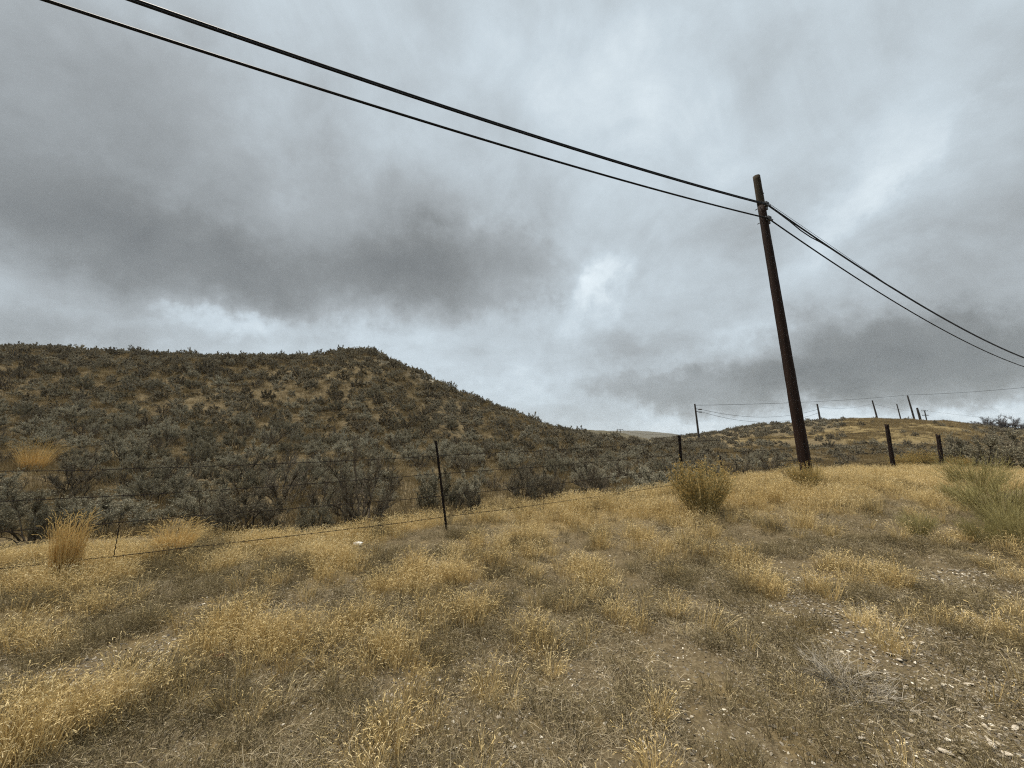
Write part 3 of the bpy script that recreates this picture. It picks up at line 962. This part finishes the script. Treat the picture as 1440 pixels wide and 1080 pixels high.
def bunch(seed, n, h, fan, rad):
    random.seed(seed)
    m, hd = MB(), MB()
    for _ in range(n):
        an = random.uniform(0, 6.28); rr = rad * math.sqrt(random.random())
        p = Vector((math.cos(an) * rr, math.sin(an) * rr, -.02))
        out = Vector((math.cos(an), math.sin(an), 0)) * random.random() * fan + rv(.08)
        d = (Vector((0, 0, 1)) + out).normalized()
        L = h * random.uniform(.4, 1.08); pts = [p]
        for i in range(4):
            pts.append(pts[-1] + d * L / 4)
            d = (d + out * .10 + Vector((.01, 0, -.01 * i)) + rv(.04)).normalized()
        side = Vector((random.uniform(-1, 1), random.uniform(-1, 1), 0)).normalized()
        v = random.random()
        m.blade(pts, random.uniform(.003, .006), side, v)
        if random.random() < .34:
            q = pts[-1]
            for i in range(6):
                d = (d + out * .15 + Vector((.05, -.02, -.14)) + rv(.22)).normalized()
                hd.leaf(q, d, d.cross(rv()).normalized(), .03, .007, min(1, .6 + .4 * v)); q = q + d * .018
    return m, hd


for px, py, Y, hp, wp, seed, lab in [
    (85, 832, 4.25, 98, 34, 801, 'tall upright straw-yellow bunchgrass clump with pale drooping heads at the left fence wires'),
    (243, 782, 5.3, 52, 50, 802, 'rounded orange-tan bunchgrass clump under the wires, beside the wire stay'),
    (48, 652, 13, 44, 40, 803, 'orange-tan bunchgrass clump alone among hillside sagebrush at the far left')]:
    p = P(px, py, Y); g = hz(p.x, p.y); sc_ = Y / ray(px, py)[1] / F
    hh = (hp * sc_ + (p.z - g) * .6) * (.95 if seed == 801 else .85)
    m, hd = bunch(seed, 800, hh, .12 if seed == 801 else .6, wp * sc_ * (.34 if seed == 801 else .26))
    o = m.build('bunchgrass', M_bunch); o.location = (p.x, p.y, g)
    tag(o, lab, 'grass clump', 'bunchgrass clumps')
    hd.build('seed_heads', M_rabhd, o)


def dead_shrub(seed, R, n):
    random.seed(seed)
    m = MB()
    for _ in range(n):
        an = random.uniform(0, 6.28)
        d = Vector((math.cos(an), math.sin(an), random.uniform(.05, .8))).normalized()
        pts = [Vector((math.cos(an) * .02, math.sin(an) * .02, 0))]
        L = R * random.uniform(.4, 1.25)
        for i in range(5):
            pts.append(pts[-1] + d * L / 5); d = (d + rv(.35) + Vector((0, 0, -.06))).normalized()
            pts[-1].z = max(pts[-1].z, .008)
        v = random.random()
        m.tube(pts, [.0028, .0024, .002, .0017, .0013, .0008], 3, False, v)
        for b in range(5):
            q = pts[random.randint(2, 5)]; e = q + (d + rv(.9)).normalized() * random.uniform(.04, .11)
            e.z = max(e.z, .006)
            m.tube([q, (q + e) / 2 + rv(.006), e], [.0014, .0011, .0006], 3, False, v)
    return m


for px, py, R, n, seed, lab in [(1185, 960, .22, 90, 811, 'flattened grey dead shrub of tangled twigs beside the stony strip'),
                                (1215, 985, .16, 45, 812, 'smaller grey tangle of dead twigs just right of the flattened dead shrub')]:
    x, y = G(px, py)
    o = dead_shrub(seed, R, n).build('dead_shrub', M_dead); o.location = (x, y, hz(x, y))
    tag(o, lab, 'dead shrub')

# bare thicket on the far right
for i, (px, py, Y, hp, wp, lab) in enumerate([
    (1388, 604, 84, 17, 26, 'low grey leafless shrub at the left end of the skyline thicket'),
    (1408, 607, 82, 26, 44, 'leafless grey tree in the middle of the skyline thicket'),
    (1434, 609, 80, 26, 44, 'leafless grey tree in the skyline thicket at the right edge'),
    (1369, 600, 88, 9, 16, 'smallest leafless shrub apart to the left of the skyline thicket')]):
    st, fo = sage(830 + i, 14, 10, 14, 0, .02, .3, .3, 3, 1, 1.5, .1)
    p = P(px, py, Y); g = hz(p.x, p.y); sc_ = Y / ray(px, py)[1] / F
    root = empty('bare_tree', (p.x, p.y, g), i, (wp * sc_ / 1.25, wp * sc_ / 1.25, (hp * sc_ + min(.8, max(-.8, p.z - g))) / .95))
    tag(root, lab, 'tree', 'leafless trees in the skyline thicket')
    st.build('branches', M_bare, root)

# ------------------------------------------------------------------ stones one can point at
x, y = G(503, 771)
me = rock(850, .075, .05, .035); me.materials.append(M_white)
o = bpy.data.objects.new('stone', me); o.location = (x, y, hz(x, y) + .055); COL.objects.link(o)
tag(o, 'bright white stone lying in the dry grass left of the leaning steel post', 'stone')
x, y = G(305, 928)
me = rock(851, .05, .03, .022); me.materials.append(M_clod)
o = bpy.data.objects.new('clod', me); o.location = (x, y, hz(x, y) + .02); COL.objects.link(o)
tag(o, 'reddish brown clod half hidden in the golden tuft at lower left', 'clod')
SL = [(1308, 888), (1252, 921), (1265, 930), (1274, 968), (1266, 1000), (1283, 1015), (1362, 963), (1346, 958), (1385, 1022), (1370, 1033), (1395, 1048),
      (1425, 983), (1232, 976), (1240, 968), (1318, 1012), (1415, 1063), (1428, 1025), (1296, 905), (1410, 915), (1432, 920), (1190, 943), (895, 1002), (845, 990),
      (805, 965), (848, 970), (764, 835), (549, 1055), (596, 958), (770, 985), (1030, 1040), (1060, 980), (1108, 1000), (905, 1045), (1210, 1040), (1330, 1060), (1350, 1000)]
protos = []
for k in range(5):
    me = rock(860 + k, .5, .5 * random.uniform(.4, .6), .5 * random.uniform(.16, .28)); me.materials.append(M_stone); protos.append(me)
random.seed(5)
for i, (px, py) in enumerate(SL):
    x, y = G(px, py)
    o = bpy.data.objects.new('stone', protos[i % 5])
    s = random.uniform(.035, .075) if px > 1180 else random.uniform(.022, .04)
    o.scale = (s, s, s); o.rotation_euler = (random.uniform(-.3, .3), random.uniform(-.3, .3), random.uniform(0, 6.28))
    o.location = (x, y, hz(x, y) + s * .08); COL.objects.link(o)
    if px > 1180:
        tag(o, 'pale flat shale slab in the stony strip at lower right', 'stone', 'pale slabs in the stony strip')
    else:
        tag(o, 'small pale stone on bare soil in the middle foreground', 'stone', 'small pale stones in the foreground')

# ------------------------------------------------------------------ big utility pole and cables
random.seed(9)
PB = P(1134, 664, 9.5); PT = P(1063.5, 248, 9.5)
gz = hz(PB.x, PB.y)
axis = (PT - PB).normalized()
root = empty('utility_pole', (PB.x, PB.y, gz))
tag(root, 'tall dark brown wooden utility pole leaning left on the grassy bank', 'utility pole')


def pole_mesh(base, top, r0, r1, n=18, seg=40, jit=.004, slant=.03):
    random.seed(13)
    m = MB(); pts = []; rad = []
    for i in range(seg + 1):
        t = i / seg
        pts.append(base.lerp(top, t)); rad.append(r0 + (r1 - r0) * t)
    m.tube(pts, rad, n)
    for i in range(seg + 1):
        for k in range(n):
            v = m.v[i * n + k]; c = pts[i]
            m.v[i * n + k] = c + (v - c) * (1 + .03 * math.sin(k * 2.4) + random.uniform(-.02, .02))
    return m


base_l = Vector((0, 0, -.3)) ; top_l = PT - Vector((PB.x, PB.y, gz))
base_l = (PB - Vector((PB.x, PB.y, gz))) + axis * (-(PB.z - gz) - .3)
split = base_l.lerp(top_l, .895)
pole_mesh(base_l, split, .135, .093).build('pole', M_pole, root, True)
pole_mesh(split + axis * .0005, top_l, .0925, .086, 18, 8).build('weathered_top', M_poletop, root, True)
# hardware: through bolts, clamps
LN = Vector((1, .5, 0)).normalized()


def pole_at(py):
    t = (py - 664) / (248 - 664)
    # pixel rows are not linear in height; search
    best = min((abs(PX(*[np.array([c]) for c in PB.lerp(PT, s / 400)])[1][0] - py), s / 400) for s in range(401))[1]
    return PB.lerp(PT, best)


A1 = pole_at(291); A2 = pole_at(311)
off = Vector((PB.x, PB.y, gz))
side = Vector((LN.y, -LN.x, 0))          # towards the camera
for nm, A in (('clamp', A1), ('clamp', A2)):
    m = MB()
    m.tube([A - off + side * .19, A - off - side * .17], .011, 6)
    m.box(A - off + side * .135, (.13, .06, .11), Matrix.Rotation(math.atan2(LN.y, LN.x), 3, 'Z'))
    m.tube([A - off + side * .135 - LN * .16, A - off + side * .135 + LN * .16], .02, 6)
    m.tube([A - off + LN * .10, A - off + LN * .19 + Vector((0, 0, .01))], .013, 6)
    m.tube([A - off - LN * .10, A - off - LN * .17 + Vector((0, 0, -.02))], .008, 6)
    m.box(A - off + LN * .20 + Vector((0, 0, .02)), (.08, .07, .10), Matrix.Rotation(.5, 3, 'Z'))
    m.build(nm, M_galv, root)
m = MB()
q = pole_at(275) - off
m.tube([q + side * .09, q + side * .112], .016, 8)
m.build('bolt', M_galv, root)

A1c = A1 + side * .135; A2c = A2 + side * .135
LX, LY = A1c.x, A1c.y


def on_line(px, py):
    """world point of a pixel on the vertical plane of the cables"""
    u, yr, zr = ray(px, py)
    a = u / yr
    Y = (LY - .5 * LX) / (1 - .5 * a)
    return Vector((a * Y, Y, EYE + zr / yr * Y))


def parab(pix, A, s0, s1, n):
    """sagging cable: a parabola z(s) through A and the listed pixels"""
    S, Zs, Wt = [0.0], [A.z], [30.0]
    for px, py in pix:
        q = on_line(px, py); S.append((q.x - LX) / LN.x); Zs.append(q.z); Wt.append(1.0)
    c = np.polyfit(S, Zs, 2, w=Wt)
    out = []
    for s in np.linspace(s0, s1, n):
        out.append(Vector((LX + LN.x * s, LY + LN.y * s, float(np.polyval(c, s)))))
    return out


upL = parab([(179, 0), (320, 45), (450, 90), (580, 132), (720, 180), (845, 221), (960, 257)], A1c, -34, 0, 120)
upR = parab([(1150, 337), (1190, 363), (1262, 409), (1345, 458), (1440, 503)], A1c, 0, 60, 120)
loL = parab([(55, 0), (250, 60), (410, 111), (720, 207), (870, 252), (960, 279)], A2c, -34, 0, 120)
loR = parab([(1109, 331), (1162, 364), (1262, 427), (1373, 487), (1440, 516)], A2c, 0, 60, 120)
m = MB(); m.tube(upL + upR[1:], .021, 8)
tag(m.build('cable', M_cable, smooth=True), 'upper thick black cable clamped near the top of the tall pole', 'cable', 'cables on the tall pole')
m = MB(); m.tube(loL + loR[1:], .018, 8)
tag(m.build('cable', M_cable, smooth=True), 'lower black cable clamped under the upper pair on the tall pole', 'cable', 'cables on the tall pole')
# companion cable lashed beside the upper one; drops away right of the pole before rejoining
cp = []
for i, p in enumerate(upL): cp.append(p + Vector((0, 0, -.035)) + side * .012)
for i, p in enumerate(upR[1:]):
    s = (p.x - LX) / LN.x
    dip = .085 * math.exp(-((s - 1.75) / .65) ** 2)
    cp.append(p + Vector((0, 0, -.035 - dip)) + side * .012)
m = MB(); m.tube(cp, .015, 8)
tag(m.build('cable', M_cable, smooth=True), 'thinner black cable lashed under the upper one, drooping apart just right of the pole', 'cable', 'cables on the tall pole')
mw = [Vector((LX + LN.x * s, LY + LN.y * s, (A1c.z + .04) * (1 - s / 6.5) + upR[13].z * (s / 6.5) + .03)) for s in np.linspace(0, 6.5, 12)]
mw += [p + Vector((0, 0, .035)) for p in upR[14:]]
m = MB(); m.tube(mw, .005, 5)
tag(m.build('wire', M_wire), 'thin grey support wire above the thick cables right of the pole', 'wire')

# ------------------------------------------------------------------ barbed wire fence
fr = empty('barbed_wire_fence', (-1.07, 6.4, hz(-1.07, 6.4)))
tag(fr, 'barbed wire fence on mixed steel and wooden posts between the verge and the sagebrush', 'fence')
fo_ = Vector(fr.location)


def on_fence(px, py):
    u, yr, zr = ray(px, py); a = u / yr
    Y = 7 / (1 - .56 * a)
    return Vector((a * Y, Y, EYE + zr / yr * Y))


STR = [
    [(0, 663), (290, 656), (614, 641), (954, 621), (1249, 606), (1320, 618)],
    [(0, 705), (290, 690), (618, 666), (956, 639), (1251, 620), (1322, 629)],
    [(0, 748), (290, 724), (623, 697), (957, 658), (1253, 634), (1324, 641)],
    [(0, 800), (290, 767), (625, 727), (958, 680), (1255, 647), (1325, 652)]]
random.seed(31)
for st in STR:
    k = [on_fence(*q) for q in st]
    k = [k[0] + (k[0] - k[1]) * 1.6] + k + [k[-1] + (k[-1] - k[-2]) * 1.5 + Vector((0, 0, 0))]
    pts = []
    for a, b in zip(k[:-1], k[1:]):
        L = (b - a).length
        for i in range(10):
            t = i / 10
            pts.append(a.lerp(b, t) - Vector((0, 0, .012 * L * .5 * 4 * t * (1 - t) * .6)) + rv(.004))
    pts.append(k[-1])
    pts = [p - fo_ for p in pts]
    m = MB(); m.tube(pts, .0043, 5)
    acc = 0
    for a, b in zip(pts[:-1], pts[1:]):
        L = (b - a).length; s = -acc
        acc = (acc + L)
        nb = int(L / .13)
        for i in range(nb):
            c = a.lerp(b, (i + .5) / max(nb, 1))
            dd = (b - a).normalized(); w1 = dd.cross(rv()).normalized()
            m.tube([c - w1 * .02, c + w1 * .02], .0024, 3)
            w2 = dd.cross(w1); m.tube([c + dd * .008 - w2 * .02, c + dd * .008 + w2 * .02], .0024, 3)
    m.build('wire_strand', M_wire, fr)


def steel_post(bpx, bpy__, tpx, tpy, Y, w=.04, lab=None):
    b = P(bpx, bpy__, Y) - fo_; t = P(tpx, tpy, Y) - fo_
    ax = (t - b).normalized(); b = b - ax * .35
    rot = ax.to_track_quat('Z', 'Y').to_matrix()
    L = (t - b).length; c = (t + b) / 2
    m = MB()
    m.box(c, (w, .006, L), rot)                         # flange
    m.box(c + rot @ Vector((0, w * .42, 0)), (.006, w * .75, L - .002), rot)   # web
    for i in range(int(L / .055)):
        m.box(b + ax * (.03 + i * .055) - rot @ Vector((0, .006, 0)), (w * .35, .008, .018), rot)   # studs
    o = m.build('steel_post', M_steel, fr)
    if lab: o['label'] = lab
    return o


steel_post(628, 752, 612, 620, 6.4, .036, 'rusty steel post leaning left')
steel_post(963, 715, 956.5, 612, 9.4, .07, 'dark upright steel post with a capped top')
steel_post(1020, 700, 1012, 641, 10.1, .03, 'thin grey stake')
steel_post(-420, 900, -440, 560, 2.6, .045)
for px, y0, y1, x2 in ((168, 738, 815, 154), (764, 650, 735, 765), (882, 640, 700, 882)):
    a = on_fence(px, y0) - fo_; b = on_fence(x2, y1) - fo_
    m = MB(); pts = []
    for i in range(30):
        t = i / 29; q = a.lerp(b, t); an = t * 60
        pts.append(q + Vector((math.cos(an), math.sin(an), 0)) * .005)
    m.tube(pts, .004, 4); m.build('wire_stay', M_wire, fr)


def wood_post(bpx, bpy__, tpx, tpy, Y, r, seed, par, nm='wooden_post'):
    random.seed(seed)
    b = P(bpx, bpy__, Y); t = P(tpx, tpy, Y)
    ax = (t - b).normalized(); b = b - ax * .4
    m = MB(); pts = [b.lerp(t, i / 14) - fo_ for i in range(15)]
    m.tube(pts, [r * random.uniform(.94, 1.06) * (1 - .12 * i / 14) for i in range(15)], 12)
    for k in range(12):                                  # ragged weathered top
        m.v[14 * 12 + k] = m.v[14 * 12 + k] + ax * (.05 * math.sin(k * .9) + random.uniform(-.02, .03))
    return m.build(nm, M_wood, par)


wood_post(1256, 655, 1247, 598, 15.4, .075, 1, fr)
wood_post(1326, 660, 1319, 612, 18.4, .085, 2, fr)
wood_post(1560, 672, 1548, 612, 24, .08, 3, fr)

# ------------------------------------------------------------------ distant poles and their wires
def far_pole(tx, ty, Y, r, label, arms=0, bx=None, sink=.5):
    t = P(tx, ty, Y)
    lean = 0.0
    b = Vector((t.x + (0 if bx is None else bx), Y, hz(t.x, Y)))
    root = empty('utility_pole', b)
    tag(root, label, 'utility pole', 'distant utility poles')
    m = MB(); m.tube([Vector((0, 0, -sink)), (t - b) * .5, t - b], [r * 1.2, r * 1.05, r * .85], 8)
    m.build('pole', M_farpole, root)
    tp = t - b
    for k in range(arms):
        z = tp.z - .25 - k * 1.6
        m = MB(); m.box((tp.x, 0, z), (2.6 - .3 * k, .14, .16))
        c = m.build('crossarm', M_farpole, root)
        for xx in (-1.1, -.4, .4, 1.1):
            m = MB(); m.tube([(tp.x + xx * .95, 0, z + .08), (tp.x + xx * .95, 0, z + .17), (tp.x + xx * .95, 0, z + .32)], [.04, .07, .03], 6)
            m.build('insulator', M_galv, c)
    return t, root


t980, r980 = far_pole(977, 568, 72, .17, 'distant pole standing clear of the skyline left of the tall pole', bx=.35)
m = MB()
tp = t980 - Vector(r980.location)
for dz in (.9, 1.4):
    m.tube([tp + Vector((0, 0, -dz)), tp + Vector((1.0, 0, -dz - .12))], .05, 6)
    m.tube([tp + Vector((.6, 0, -dz - .12)), tp + Vector((1.25, 0, -dz - .14))], .10, 6)
m.build('bracket', M_galv, r980)
t1150, _ = far_pole(1149, 568, 86, .17, 'distant pole just right of the tall pole, on the dark slope', bx=.3)
t1228, _ = far_pole(1226.5, 563, 100, .17, 'thin distant pole on the golden rise, leftmost of its cluster', bx=.8)
t1261, _ = far_pole(1261, 568, 116, .15, 'faint distant pole just left of the tallest one on the rise', bx=.8)
t1277, _ = far_pole(1276, 556, 100, .18, 'tallest distant pole on the golden rise, touching the long wire', bx=1.0)
t1290, _ = far_pole(1289.5, 573.5, 94, .22, 'short thick distant pole right of the tallest one on the rise', bx=.5)
t1300, _ = far_pole(1300, 577, 140, .18, 'distant pole with two crossarms on the rise', arms=2, bx=.5)
t873, _ = far_pole(872, 603.5, 165, .17, 'tiny far pole above the low saddle left of centre', arms=1)


def span(pts, r, sag, label, grp='distant power wires'):
    m = MB(); out = []
    for a, b in zip(pts[:-1], pts[1:]):
        for i in range(16):
            t = i / 16
            out.append(a.lerp(b, t) - Vector((0, 0, sag * 4 * t * (1 - t))))
    out.append(pts[-1])
    m.tube(out, r, 4)
    tag(m.build('wire', M_cable), label, 'wire', grp)


out_r = P(1520, 536, 80)
span([t980 - Vector((0, 0, .25)), t1277 + Vector((0, -.1, .1)), out_r], .035, .5, 'long distant wire from the lone pole across the rise to the right edge')
span([t980 + Vector((1.2, 0, -1.05)), t1150 + Vector((0, -.2, -1.2))], .03, 1.6, 'upper of two sagging distant wires right of the lone pole')
span([t980 + Vector((1.2, 0, -1.5)), t1150 + Vector((0, -.2, -2.0))], .03, 2.0, 'lower of two sagging distant wires right of the lone pole')
span([t1150 + Vector((0, 0, -.6)), t1228 + Vector((0, 0, -.8)), t1300 + Vector((0, 0, -.1)), P(1540, 598, 150)], .022, .8, 'faint distant wire along the pole cluster on the rise')
span([t873 + Vector((0, 0, -.1)), t980 + Vector((0, 0, -5.5))], .03, 1.0, 'faint low wire over the saddle toward the lone pole')

# ------------------------------------------------------------------ world: overcast sky
SUN_EL, SUN_AZ = math.radians(66), math.radians(290)      # azimuth measured clockwise from +Y


def ae(px, py):
    u, yr, zr = ray(px, py)
    return math.atan2(u, yr), math.atan2(zr, math.hypot(u, yr))


def build_world():
    w = bpy.data.worlds.new('World'); scene.world = w; w.use_nodes = True
    nt = w.node_tree; lk = nt.links
    for n in list(nt.nodes): nt.nodes.remove(n)

    def math_(op, a, b=None, c=None):
        n = nt.nodes.new('ShaderNodeMath'); n.operation = op
        for i, v in enumerate((a, b, c)):
            if v is None: continue
            if isinstance(v, (int, float)): n.inputs[i].default_value = v
            else: lk.new(v, n.inputs[i])
        return n.outputs[0]

    tc = nt.nodes.new('ShaderNodeTexCoord')
    sp = nt.nodes.new('ShaderNodeSeparateXYZ'); lk.new(tc.outputs['Generated'], sp.inputs[0])
    x, y, z = sp.outputs
    az0 = math_('ARCTAN2', x, y)
    hyp = math_('SQRT', math_('ADD', math_('MULTIPLY', x, x), math_('MULTIPLY', y, y)))
    el0 = math_('ARCTAN2', z, hyp)
    # cloud layer coordinates: the point where the view meets a flat layer overhead
    dz = math_('ADD', math_('MAXIMUM', z, 0.0), .30)
    cb = nt.nodes.new('ShaderNodeCombineXYZ')
    lk.new(math_('DIVIDE', x, dz), cb.inputs[0]); lk.new(math_('DIVIDE', y, dz), cb.inputs[1])

    def noise(scale, det, rough, off, dist=0.0, src=None):
        mp = nt.nodes.new('ShaderNodeMapping'); mp.inputs['Location'].default_value = off
        lk.new(src or cb.outputs[0], mp.inputs[0])
        n = nt.nodes.new('ShaderNodeTexNoise'); n.inputs['Scale'].default_value = scale
        n.inputs['Detail'].default_value = det; n.inputs['Roughness'].default_value = rough
        n.inputs['Distortion'].default_value = dist
        lk.new(mp.outputs[0], n.inputs[0])
        return math_('SUBTRACT', n.outputs[0], .5)

    G3 = tc.outputs['Generated']
    w1 = noise(3.2, 5, .6, (3, 1, 0), 0, G3); w2 = noise(3.2, 5, .6, (9, 4, 7), 0, G3)
    w3 = noise(9, 4, .6, (1, 8, 2), 0, G3); w4 = noise(9, 4, .6, (5, 2, 4), 0, G3)
    w5 = noise(24, 5, .65, (2, 5, 8), 0, G3); w6 = noise(24, 5, .65, (8, 6, 1), 0, G3)
    az = math_('ADD', az0, math_('ADD', math_('ADD', math_('MULTIPLY', w1, .20), math_('MULTIPLY', w3, .16)), math_('MULTIPLY', w5, .085)))
    el = math_('ADD', el0, math_('ADD', math_('ADD', math_('MULTIPLY', w2, .12), math_('MULTIPLY', w4, .11)), math_('MULTIPLY', w6, .07)))

    def blob(px, py, sx, sy, amp, rot=0.0, sharp=1.0):
        a, e = ae(px, py)
        kx = abs(ae(px + sx / 2, py)[0] - ae(px - sx / 2, py)[0]); ky = abs(ae(px, py - sy / 2)[1] - ae(px, py + sy / 2)[1])
        dx = math_('SUBTRACT', az, a); dy = math_('SUBTRACT', el, e)
        c, s = math.cos(rot), math.sin(rot)
        u = math_('DIVIDE', math_('ADD', math_('MULTIPLY', dx, c), math_('MULTIPLY', dy, s)), kx)
        v = math_('DIVIDE', math_('SUBTRACT', math_('MULTIPLY', dy, c), math_('MULTIPLY', dx, s)), ky)
        q = math_('ADD', math_('MULTIPLY', u, u), math_('MULTIPLY', v, v))
        if sharp != 1.0: q = math_('POWER', q, sharp)
        g = math_('POWER', 2.71828, math_('MULTIPLY', q, -1.0))
        return math_('MULTIPLY', g, amp)

    B = .63
    tot = None
    BL = [
        (655, 382, 150, 66, -.17, 0, 2), (560, 340, 150, 100, -.14, 0, 1), (250, 365, 300, 80, -.18, -.03, 1.3), (60, 240, 320, 170, -.16, 0, 1), (400, 300, 320, 120, -.10, 0, 1),
        (420, 390, 130, 50, -.10, 0, 1.3), (320, 448, 90, 20, .20, 0, 1.3), (520, 475, 120, 24, .10, 0, 1), (50, 455, 170, 34, -.16, 0, 1.2), (850, 398, 44, 30, .17, .4, 1.2), (800, 450, 60, 34, .10, .5, 1),
        (680, 560, 100, 30, .10, 0, 1), (1000, 540, 170, 30, -.24, 0, 1.8), (1330, 500, 320, 62, -.33, 0, 1.8), (1180, 460, 130, 34, -.14, 0, 1), (900, 490, 140, 24, -.10, 0, 1),
        (1050, 468, 50, 18, .12, 0, 1), (985, 585, 70, 16, .14, 0, 1), (1370, 575, 110, 16, .24, 0, 1), (1180, 578, 80, 14, .18, 0, 1), (780, 560, 60, 30, .05, 0, 1),
        (1400, 330, 200, 110, -.13, .35, 1), (1180, 310, 130, 34, .08, .7, 1.3), (1340, 120, 260, 60, .03, .4, 1), (900, 150, 240, 110, .09, 0, 1), (700, 60, 260, 90, .05, 0, 1),
        (100, 60, 260, 110, -.09, 0, 1), (350, 150, 170, 60, -.02, 0, 1), (1120, 60, 90, 60, -.05, .5, 1), (1260, 240, 160, 22, .03, .6, 1.3), (1000, 330, 120, 50, -.03, 0, 1)]
    for b in BL:
        g = blob(*b)
        tot = g if tot is None else math_('ADD', tot, g)
    n1 = noise(1.3, 6, .55, (2.3, 5.1, 0), .3); n2 = noise(3.6, 6, .6, (7.7, 1.2, 0), .4); n3 = noise(6, 7, .6, (2, 2, 2), .3, G3)
    val = math_('ADD', math_('MULTIPLY', tot, 1.15), B)
    val = math_('ADD', val, math_('MULTIPLY', n1, .20))
    val = math_('ADD', val, math_('MULTIPLY', n2, .16))
    val = math_('ADD', val, math_('MULTIPLY', n3, .20))
    n4 = noise(2.1, 9, .58, (4.4, 8.3, 0), 1.1); n5 = noise(3.4, 9, .6, (6, 3, 9), .9, G3)
    val = math_('ADD', val, math_('MULTIPLY', n4, .15))
    val = math_('ADD', val, math_('MULTIPLY', n5, .30))
    r = nt.nodes.new('ShaderNodeValToRGB')
    els = r.color_ramp.elements
    k = .285
    stops = [(0.0, (.108 * k, .114 * k, .113 * k)), (.28, (.206 * k, .219 * k, .219 * k)), (.5, (.333 * k, .363 * k, .377 * k)), (.72, (.515 * k, .588 * k, .635 * k)), (1.0, (.83 * k, .915 * k, .955 * k))]
    while len(els) < len(stops): els.new(.5)
    for e, (p, c) in zip(els, stops): e.position = p; e.color = (*c, 1)
    lk.new(val, r.inputs[0])
    # overcast luminance grows towards the zenith
    zen = nt.nodes.new('ShaderNodeMapRange'); zen.interpolation_type = 'SMOOTHSTEP'
    zen.inputs['From Min'].default_value = .80; zen.inputs['From Max'].default_value = 1.0
    zen.inputs['To Min'].default_value = 1.0; zen.inputs['To Max'].default_value = 3.5
    lk.new(z, zen.inputs['Value'])
    sk = nt.nodes.new('ShaderNodeTexSky'); sk.sky_type = 'NISHITA'; sk.sun_disc = False
    sk.sun_elevation = SUN_EL; sk.sun_rotation = SUN_AZ
    sc1 = nt.nodes.new('ShaderNodeVectorMath'); sc1.operation = 'SCALE'; sc1.inputs['Scale'].default_value = 10.0
    lk.new(r.outputs[0], sc1.inputs[0])
    sc2 = nt.nodes.new('ShaderNodeVectorMath'); sc2.operation = 'SCALE'
    lk.new(sc1.outputs[0], sc2.inputs[0]); lk.new(zen.outputs[0], sc2.inputs['Scale'])
    mx = nt.nodes.new('ShaderNodeMix'); mx.data_type = 'RGBA'; mx.inputs[0].default_value = .985
    lk.new(sk.outputs[0], mx.inputs[6]); lk.new(sc2.outputs[0], mx.inputs[7])
    bg = nt.nodes.new('ShaderNodeBackground'); bg.inputs[1].default_value = .1
    lk.new(mx.outputs[2], bg.inputs[0])
    out = nt.nodes.new('ShaderNodeOutputWorld'); lk.new(bg.outputs[0], out.inputs[0])


build_world()
sun = bpy.data.lights.new('sun', 'SUN'); sun.energy = 1.5; sun.angle = math.radians(10); sun.color = (1, .91, .78)
so = bpy.data.objects.new('sun', sun); COL.objects.link(so)
sd = Vector((math.sin(SUN_AZ) * math.cos(SUN_EL), math.cos(SUN_AZ) * math.cos(SUN_EL), math.sin(SUN_EL)))
so.rotation_euler = (-sd).to_track_quat('-Z', 'Y').to_euler()
so.location = sd * 30

# air: pale haze that only tells over kilometres
hm = MB(); hm.box((0, 0, 47), (8400, 8400, 110))
m_, nt_, nd_, lk_ = new_mat('pale_air')
pv = N(nt_, 'ShaderNodeVolumePrincipled')
pv.inputs['Color'].default_value = (.86, .93, 1, 1); pv.inputs['Density'].default_value = .00013
ou = N(nt_, 'ShaderNodeOutputMaterial'); lk_.new(pv.outputs[0], ou.inputs['Volume'])
tag(hm.build('haze', m_), kind='stuff')

scene.view_settings.view_transform = 'Standard'
scene.view_settings.look = 'None'
scene.view_settings.exposure = 2.0
scene.view_settings.gamma = 1.0
scene.render.engine = 'CYCLES'
scene.cycles.use_denoising = False
scene.cycles.pixel_filter_type = 'BLACKMAN_HARRIS'
scene.cycles.filter_width = 1.15
scene.cycles.sample_clamp_direct = 1.6
scene.cycles.sample_clamp_indirect = 1.6
scene.cycles.max_bounces = 4
scene.cycles.diffuse_bounces = 2
scene.cycles.transmission_bounces = 2
